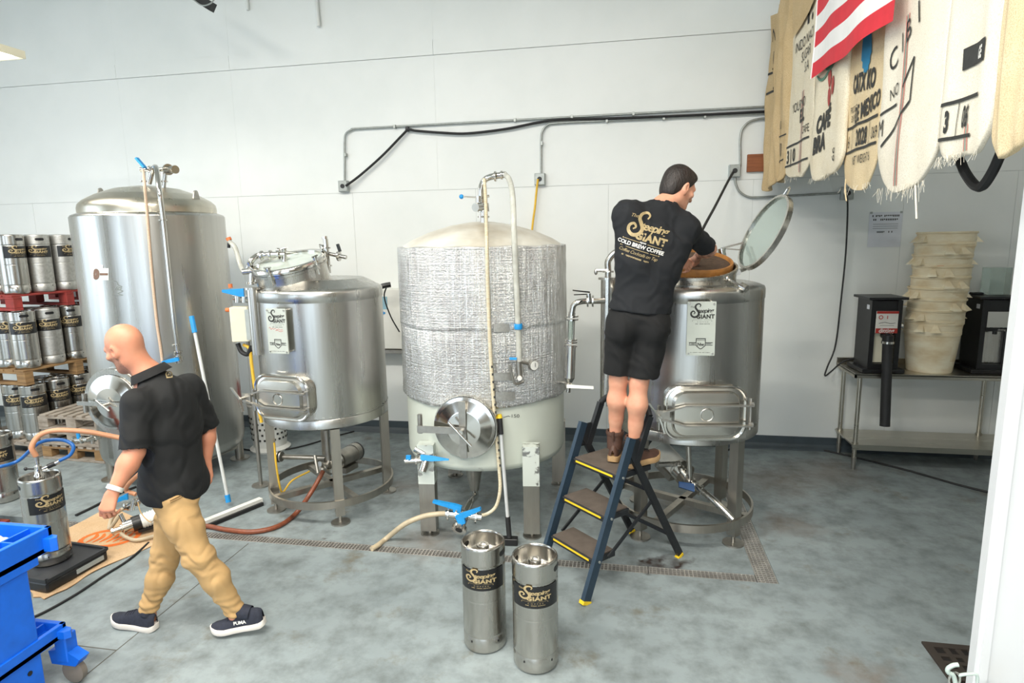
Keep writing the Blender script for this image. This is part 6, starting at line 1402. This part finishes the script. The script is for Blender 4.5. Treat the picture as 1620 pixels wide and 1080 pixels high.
for s_ in 'LR':
    sh, el, wr = J['S'+s_], J['E'+s_], J['W'+s_]; S.cap(sh, el, .056, .047, .03); S.cap(el, el+(wr-el)*.35, .048, .050, .02); S.cap(el+(wr-el)*.3, wr, .050, .029, .02, )
    S.cap(J['hip'+s_], J['knee'+s_], .075, .052, .03); S.cap(J['knee'+s_], J['ank'+s_], .052, .036, .02); S.cap(J['ank'+s_], J['ank'+s_]-A_((0,0,.06)), .036, .034, .01)
dl = nrm(J['WL']-J['EL']); hand(S, J['WL']+dl*.005, nrm(dl+A_((0,0,-.35))), nrm(-l1*.5-f1*.2+A_((0,0,-.2))), nrm(f1-l1*.1), (.65,.85,.6), 1.0, .6)
dr = nrm(J['WR']-J['ER']); hand(S, J['WR']+dr*.005, nrm(dr+A_((0,0,-.4))), nrm(l1*.6-f1*.3), nrm(f1), (.4,.5,.4), 1.0, .5)
stub = M('stubbled_skin', srgb(178,124,98), .7, 0, .15, 120, c2=srgb(140,98,78))
def jaw(C):
    q = (C-A_(J['head']))/1.04; x, y, z = q@ax1[0], q@ax1[1], q@ax1[2]
    return np.where((z < -.028-.35*np.maximum(0, .03-y)) & (z > -.15) & (y > -.005) & (np.abs(x) < .09) & ~((np.abs(x) < .016) & (z > -.05)), 1, 0)
body1, _ = sculpt(S, 'body', [skin1, stub], m1, 2, org=O1, paint=jaw)
face_bits(P1_, 1.04, m1, O1, ax1, M('sandy_brow', srgb(150,104,74), .8))
beard = M('stubble', srgb(150,110,88), .85, 0, .15, 90, bump=.5, bs=300, bd=.001)
S = SDF((-3.12,2.38,.70), (-1.98,3.32,1.72), .006)       # polo shirt
S.ell(pel*.30+shc*.70-fch*.01, (.195,.135,.20), (latc, fch, upt), .06); S.ell(pel*.68+shc*.32, (.178,.142,.24), (nrm(latc+l1), nrm(fch+f1), upt), .06); S.ell(pel-A_((0,0,.03)), (.200,.172,.20), (l1, f1, (0,0,1)), .06)
S.cap(J['SL']*.96+J['SR']*.04, J['SR']*.96+J['SL']*.04, .078, None, .06); S.cap(shc-fch*.02, J['neck']-A_((0,0,.02))-f1*.005, .10, .082, .06)
for s_ in 'LR':
    a, b_ = J['S'+s_], J['E'+s_]; S.cap(a, a+(b_-a)*1.25, .072, .074, .045)
for s_ in 'LR':
    a, b_ = J['S'+s_], J['E'+s_]; ce = a+(b_-a)*.93; S.plane(ce, b_-a, 0, near=(ce+(b_-a)*.28, .095 if s_ == 'L' else .098))
    S.cap(a+(b_-a)*.72, a+(b_-a)*1.4, .056, .058, 0, 'c')
hemn = nrm(A_((0,0,-1))+f1*.06-l1*.0); S.plane(pel-A_((0,0,.085)), hemn, .004)
S.cap(J['neck']+A_((0,0,.055)), J['neck']+A_((0,0,.15))+hd1*.0, .078, .09, 0, 'c')
polo, polo_bv = sculpt(S, 'polo_shirt', cloth_black, m1, 2, folds((((.5,.1,.9),46,.5),((.2,.9,-.5),38,.5),((.9,-.3,.4),60,.35)), .0042), O1)
m = MB(); nb = J['neck']+A_((0,0,.012)); NU = 36
up_n = nrm(A_((0,0,1))+f1*.42); cr = np.cross(up_n, l1)
for v in range(4):
    for u_ in range(NU):
        a = .30+(2*PI-.60)*u_/(NU-1); rr_ = (.080,.076,.086,.108)[v]; zz = (-.02,.026,.028,-.018)[v]
        p = nb+(-cr*math.cos(a)*rr_*1.02+l1*math.sin(a)*rr_)+up_n*zz; m.v.append(tuple(p-O1))
for v in range(3):
    for u_ in range(NU-1): m.f.append((v*NU+u_, v*NU+u_+1, (v+1)*NU+u_+1, (v+1)*NU+u_))
m.build('collar', cloth_black2, polo, 80)
def on_shirt(bv, pc, u_, v_, n_, O, off=.003):
    def f(x, y):
        p = A_(pc)+u_*x+v_*y-O; h = bv.ray_cast(Vector(p+n_*.4), Vector(-n_)); q = Vector(p) if h[0] is None else h[0]; return tuple(q+Vector(n_)*off)
    return f
vd = nrm(A_((0,0,CAMZ))-J['neck']); ru = nrm(np.cross((0,0,1), -vd))*-1; ru = nrm(np.cross(vd, (0,0,1)))*-1
a = Art(); a.add(ribbon2d([(-.012,-.014),(-.014,.006),(0,.016),(.014,.006),(.012,-.014),(-.012,-.014)], .005, .006)); a.add(ribbon2d([(-.006,-.006),(0,.006),(.006,-.006)], .004, .005)); a.rect(-.015,-.019,.015,-.014)
a.lay(on_shirt(polo_bv, at(267,592,2.9), ru, nrm(np.cross(vd, ru))*(1 if np.cross(vd, ru)[2] > 0 else -1), vd, O1, .004), 'back_badge', gold_ink, polo)
S = SDF((-3.12,2.38,.05), (-1.98,3.32,1.06), .006)       # trousers
S.ell(pel+A_((0,0,-.01)), (.168,.135,.13), (l1, f1, (0,0,1)), .04); S.ell(pel-f1*.05+l1*.06-A_((0,0,.05)), (.09,.10,.10), (l1, f1, (0,0,1)), .05); S.ell(pel-f1*.05-l1*.06-A_((0,0,.05)), (.09,.10,.10), (l1, f1, (0,0,1)), .05)
for s_ in 'LR':
    h_, k_, a_ = J['hip'+s_], J['knee'+s_], J['ank'+s_]; S.cap(h_, h_+(k_-h_)*.55, .104, .088, .05); S.cap(h_+(k_-h_)*.5, k_, .090, .072, .04); c_ = k_+(a_-k_)*.4-f1*.012; S.cap(k_, c_, .072, .070, .04); S.cap(c_, a_+A_((0,0,.012)), .070, .050, .04); S.cap(a_+A_((0,0,.02)), a_-A_((0,0,.004)), .050, .046, .01)
S.plane(pel-A_((0,0,.02)), (0,0,1)); zc = min(J['ankL'][2], J['ankR'][2])-.03
for s_ in 'LR': S.plane(J['ank'+s_]-A_((0,0,.012)), (0,0,-1), 0, near=(J['ank'+s_]-A_((0,0,.05)), .085))
fz = folds((((.3,.2,1.0),52,.45),((.8,.2,.7),44,.4),((-.7,.1,.8),57,.4)), .0052)
fp_ = lambda V: fz(V)*np.where(V[:,2] > .75, .6, 1.0)+.004*np.sin(V[:,2]*150+V[:,0]*20)*np.clip((.30-V[:,2])/.2, 0, 1)
pants, pants_bv = sculpt(S, 'trousers', chino, m1, 2, fp_, O1)
# pocket welts and side pocket edge
vd2 = nrm(A_((0,0,CAMZ))-pel); ru2 = nrm(np.cross((0,0,1), vd2)); 
if np.dot(ru2, A_(_rt)) < 0: ru2 = -ru2
uv2 = nrm(np.cross(vd2, ru2)); uv2 = uv2 if uv2[2] > 0 else -uv2; fpx = on_shirt(pants_bv, at(300,772,2.84), ru2, uv2, vd2, O1, .002)
a = Art(); a.add(ribbon2d([(-.10,-.045),(-.03,-.02),(.055,.035)], .006, .006)); a.add(ribbon2d([(-.10,-.055),(-.03,-.032),(.055,.024)], .003, .003)); a.lay(fpx, 'back_pocket', M('chino_stitch', srgb(120,90,54), .85), pants)
a = Art(); a.add(ribbon2d([(-.25,-.02),(-.24,-.08),(-.205,-.135),(-.165,-.14)], .005, .005)); a.lay(fpx, 'side_pocket', chino, pants)
toeL, heelL = atz(337,1001,.012), atz(399,991,.040); toeR, heelR = atz(180,983,.012), atz(243,996,.0)
heelR.z = .0; toeR.z = .012
for nm, hl, te in (('L', heelL, toeL), ('R', heelR, toeR)):
    d_ = (te-hl); Lh = .30; hl2 = te-d_.normalized()*Lh; sh, h_, f_, r_, u_, L_ = shoe(m1, O1, hl2, te, 0, shoe_knit, shoe_sole, .09, 'sneaker', sole_t=.030)
    a_ = Vector(J['ank'+nm]-O1); cc_ = h_+f_*(.22*L_)+u_*.085; MB().tube([cc_, cc_*.55+a_*.45, cc_*.2+a_*.8], .046, 18, False, rr=[.040,.044,.041]).build('ankle_collar', shoe_knit, sh)
    if nm == 'L':
        side = r_ if r_.dot(Vector((.67,-.74,0))) > 0 else -r_; tv, tf = text2d('PUMA', .026, bold=.001); fdir = f_ if (f_.cross(u_)).dot(side) < 0 else -f_
        mm = MB(); mm.add([h_+f_*(.40*L_)+(-f_)*x*1.0+side*(.0415-.10*max(0,y-.0))+u_*(.052+y) for x, y in tv], tf); mm.build('side_print', white_ink, sh, 0)
w0 = J['WL']-dl*.012; MB().lathe([(.036,-.012),(.040,-.010),(.040,.010),(.036,.012)], Vector(w0-O1), 24, Vector(dl)).build('wrist_band', white_plastic, m1)
# --- man on the ladder
m2 = thing('person', 'dark haired man in black shirt and shorts standing on the ladder', 'person', (.0, 3.85, .75)); O2 = A_(m2.location)
J2 = {k: A_(at(*v)) for k, v in dict(head=(1073,297,3.97), neck=(1047,324,3.90), SL=(992,341,3.82), SR=(1080,360,3.92), EL=(1022,398,4.05), WL=(1066,410,4.20), ER=(1122,394,4.16), WR=(1106,402,4.38), hipL=(984,512,3.80), hipR=(1034,512,3.80), kneeL=(978,602,3.83), ankL=(973,690,3.90), kneeR=(1011,606,3.79), ankR=(1003,703,3.80)).items()}
pl2 = (J2['hipL']+J2['hipR'])/2+A_((0,0,.04)); sh2 = (J2['SL']+J2['SR'])/2; lat2 = nrm(J2['SR']-J2['SL']); ut2 = nrm(sh2-pl2); fw2 = nrm(np.cross(ut2, lat2)); latp = nrm(J2['hipR']-J2['hipL'])
fwp = nrm(np.cross((0,0,1), latp))
if fw2[1] < 0: fw2 = -fw2
if fwp[1] < 0: fwp = -fwp
S = SDF((-.42,3.45,.74), (.85,4.62,2.70), .005)
hd2 = nrm(A_((.72,.52,-.42))); P2_, ax2 = head(S, J2['head'], hd2, nrm((.25,.15,1)), 1.03)
S.cap(J2['neck']-A_((.01,.01,.04)), J2['head']-hd2*.03-A_((0,0,.045)), .064, .058, .035); S.cap(J2['neck']-A_((.02,.02,.07)), J2['neck']-A_((0,0,.015)), .08, .066, .04)
S.ell(pl2*.35+sh2*.65, (.14,.09,.22), (lat2, fw2, ut2), .05); S.ell(pl2*.8+sh2*.2, (.13,.09,.2), (latp, fwp, (0,0,1)), .05); S.cap(J2['SL'], J2['SR'], .052, None, .05)
for s_ in 'LR':
    sh, el, wr = J2['S'+s_], J2['E'+s_], J2['W'+s_]; S.cap(sh, el, .054, .044, .03); S.cap(el, el+(wr-el)*.35, .045, .047, .02); S.cap(el+(wr-el)*.3, wr, .047, .028, .02)
    h_, k_, a_ = J2['hip'+s_], J2['knee'+s_], J2['ank'+s_]; S.cap(h_, h_+(k_-h_)*.6, .078, .066, .03); S.cap(h_+(k_-h_)*.5, k_, .068, .054, .03); bk_ = -fwp*.016; cf = k_+(a_-k_)*.33+bk_
    S.cap(k_, cf, .052, .060, .03); S.cap(cf, k_+(a_-k_)*.7, .060, .043, .03); S.cap(k_+(a_-k_)*.65, a_, .044, .037, .02); S.cap(a_, a_-A_((0,0,.08)), .037, .036, .01)
hand(S, J2['WL']+A_((.01,.0,0)), nrm((.75,.25,-.35)), nrm((.2,.4,-.9)), nrm((.3,.5,.7)), (.5,.7,.5), 1.02, .5)
hand(S, J2['WR'], nrm((-.25,.5,-.8)), nrm((-.6,.5,-.3)), nrm((-.3,-.6,.2)), (.4,.5,.4), 1.0, .5)
tattoo = M('tattooed_skin', srgb(206,152,126), .5, 0, .1, 26, c2=srgb(74,62,58))
def pnt(C):
    a, b_ = J2['SR'], J2['WR']; e = J2['ER']; d1 = np.linalg.norm(C-(a+(e-a)*.9), axis=1) < .11; ab = b_-e; t = np.clip(((C-e)@ab)/(ab@ab), 0, 1); d2 = np.linalg.norm(C-(e+t[:,None]*ab), axis=1) < .062
    return np.where((d1 | d2) & (C[:,2] > 1.9), 1, 0)
body2, _ = sculpt(S, 'body', [skin2, tattoo], m2, 2, org=O2, paint=pnt)
face_bits(P2_, 1.03, m2, O2, ax2, hair_dark)
S = SDF(J2['head']-.2, J2['head']+.2, .004); r_, f_, u_ = ax2; Q = lambda a, b_, d: A_(J2['head'])+(r_*a+f_*b_+u_*d)*1.03
S.ell(Q(0,-.014,.034), A_((.086,.108,.103)), ax2, .02); S.ell(Q(0,-.055,-.03), A_((.070,.055,.075)), ax2, .03); S.ell(Q(0,.045,.085), A_((.055,.05,.036)), ax2, .03)
S.plane(Q(0,.062,.03), nrm(f_*.9-u_*.45), .01); S.plane(Q(0,.0,-.078), nrm(-u_-f_*-.1), .01); S.plane(Q(0,.012,-.015), nrm(f_*.8-u_*.6), .012)
S.ell(Q(.088,-.002,-.012), (.024,.022,.034), ax2, .006, 'c'); S.ell(Q(-.088,-.002,-.012), (.024,.022,.034), ax2, .006, 'c')
def hairn(V): return .0016*np.sin(V[:,0]*170+np.sin(V[:,2]*60)*2)*np.sin(V[:,2]*150+V[:,1]*90)+.0012*np.sin(V[:,1]*260+V[:,0]*120)
sculpt(S, 'hair', hair_dark, m2, 1, None, O2)
S = SDF((-.42,3.45,1.55), (.85,4.62,2.60), .006)        # t-shirt
S.ell(pl2*.28+sh2*.72-fw2*.01, (.195,.128,.20), (lat2, fw2, ut2), .06); S.ell(pl2*.66+sh2*.34-fw2*.01, (.182,.128,.24), (nrm(lat2+latp), nrm(fw2+fwp), ut2), .06); S.ell(pl2+A_((0,0,.02)), (.190,.138,.16), (latp, fwp, (0,0,1)), .06)
S.cap(J2['SL']*.97+J2['SR']*.03, J2['SR']*.97+J2['SL']*.03, .072, None, .06); S.cap(sh2, J2['neck']-A_((.01,.01,.045)), .09, .080, .05)
for s_ in 'LR': a, b_ = J2['S'+s_], J2['E'+s_]; S.cap(a, a+(b_-a)*1.15, .066, .066, .06); S.cap(a, J2['neck']-A_((0,0,.05)), .064, .070, .07); S.cap(a-A_((0,0,.02))-fw2*.03, pl2*.45+sh2*.55-fw2*.03+lat2*(.10 if s_ == 'R' else -.10), .075, .10, .07)
for s_ in 'LR':
    a, b_ = J2['S'+s_], J2['E'+s_]; ce = a+(b_-a)*.80
    if s_ == 'R': S.plane(ce, b_-a, 0, near=(ce+(b_-a)*.33, .105)); S.cap(a+(b_-a)*.62, a+(b_-a)*1.4, .054, .056, 0, 'c')
hl, hr = A_(at(962,486,3.80)), A_(at(1064,498,3.80)); hn = nrm(np.cross(nrm(hr-hl), fwp)); hn = -hn if hn[2] > 0 else hn; S.plane((hl+hr)/2, hn, .004)
S.cap(J2['neck']-A_((.0,.0,.005)), J2['neck']+A_((.01,.01,.10)), .074, .085, 0, 'c')
tee, tee_bv = sculpt(S, 't_shirt', cloth_navy, m2, 2, folds((((.6,.1,.8),42,.5),((.8,-.2,-.6),50,.45),((.1,.9,.6),38,.4)), .0042), O2)
vd3 = nrm(A_((0,0,CAMZ))-J2['neck']); u3 = nrm(lat2-vd3*np.dot(lat2, vd3)); v3 = nrm(np.cross(vd3, u3)); v3 = v3 if v3[2] > 0 else -v3; cs, sn = math.cos(-.09), math.sin(-.09); u4, v4 = u3*cs+v3*sn, -u3*sn+v3*cs
pr = on_shirt(tee_bv, at(1017,380,3.7), u4, v4, vd3, O2, .003); w_ = .215
sc_ = lambda A, k: [setattr(A, 'v', [(x*k, y*k) for x, y in A.v]), A][1]
a = Art(); a.add((LOGO_BIG.v, LOGO_BIG.f), .04, .16); a.rect(-.50,-.085,-.06,-.07); a.rect(.16,-.085,.52,-.07); a.rect(-.50,-.29,.52,-.275); a.text('Coffee Cocktails on Tap', 0, -.42, .125, shear=.3, spacing=.9); a.ticks(-.42, .36, -.53, .04, 26, 6)
for x, y in ((-.53,-.08),(.55,-.08),(-.53,-.28),(.55,-.28)): a.rect(x-.015,y-.012,x+.015,y+.018,1)
sc_(a, w_).lay(pr, 'back_print', gold_ink, tee)
a = Art(); a.text('COLD BREW COFFEE', 0, -.225, .140, bold=.004, spacing=.98); a.ticks(-.05, .13, -.10, .05, 5, 11); sc_(a, w_).lay(pr, 'back_slogan', white_ink, tee)
S = SDF((-.42,3.45,1.25), (.85,4.3,1.90), .006)         # shorts
S.ell(pl2-A_((0,0,.0)), (.172,.128,.13), (latp, fwp, (0,0,1)), .04)
for s_, dx in (('L', -.012), ('R', .012)):
    h_, k_ = J2['hip'+s_], J2['knee'+s_]; S.ell(h_-fwp*.045-A_((0,0,.03)), (.085,.095,.10), (latp, fwp, (0,0,1)), .05); S.cap(h_, k_+A_((0,0,-.06))+latp*dx, .102, .086, .035)
S.plane(pl2+A_((0,0,.10)), (0,0,1)); hz = A_(at(998,594,3.80)); S.plane(hz, nrm(A_((0,0,-1))+latp*-.06), .003)
for s_ in 'LR': h_, k_ = J2['hip'+s_], J2['knee'+s_]; S.cap(k_+(h_-k_)*.25, k_-A_((0,0,.12)), .066, .068, 0, 'c')
sculpt(S, 'shorts', cloth_black2, m2, 2, folds((((.4,.1,1),46,.5),((.8,.2,.5),52,.4)), .0038), O2)
for s_, te in (('L', at(985,712,4.16)), ('R', at(1046,712,3.98))):
    a_ = J2['ank'+s_]; d_ = Vector((te.x-a_[0], te.y-a_[1], 0)).normalized(); hl_ = Vector((a_[0], a_[1], .757))-d_*.075; te_ = hl_+d_*.30
    sh, h_, f_, r_, u_, L_ = shoe(m2, O2, hl_, te_, 0, boot_leather, boot_sole, .12, 'boot', sole_t=.034, wmax=.052, boot=True)
    ab = Vector(a_-O2); MB().tube([h_+f_*.07+u_*.08, h_+f_*.073+u_*.13, Vector((ab.x,ab.y,.165)), Vector((ab.x,ab.y,.195))], .05, 20, False, rr=[.050,.052,.053,.056]).build('boot_shaft', boot_leather, sh); MB().lathe([(.046,-.012),(.058,-.014),(.061,.0),(.058,.012),(.046,.010)], Vector((ab.x,ab.y,.192)), 24).build('rolled_cuff', boot_leather, sh)
    MB().tube([Vector((ab.x,ab.y,.15))-f_*.054, Vector((ab.x,ab.y,.21))-f_*.060], .010, 8).build('pull_tab', boot_leather, sh)
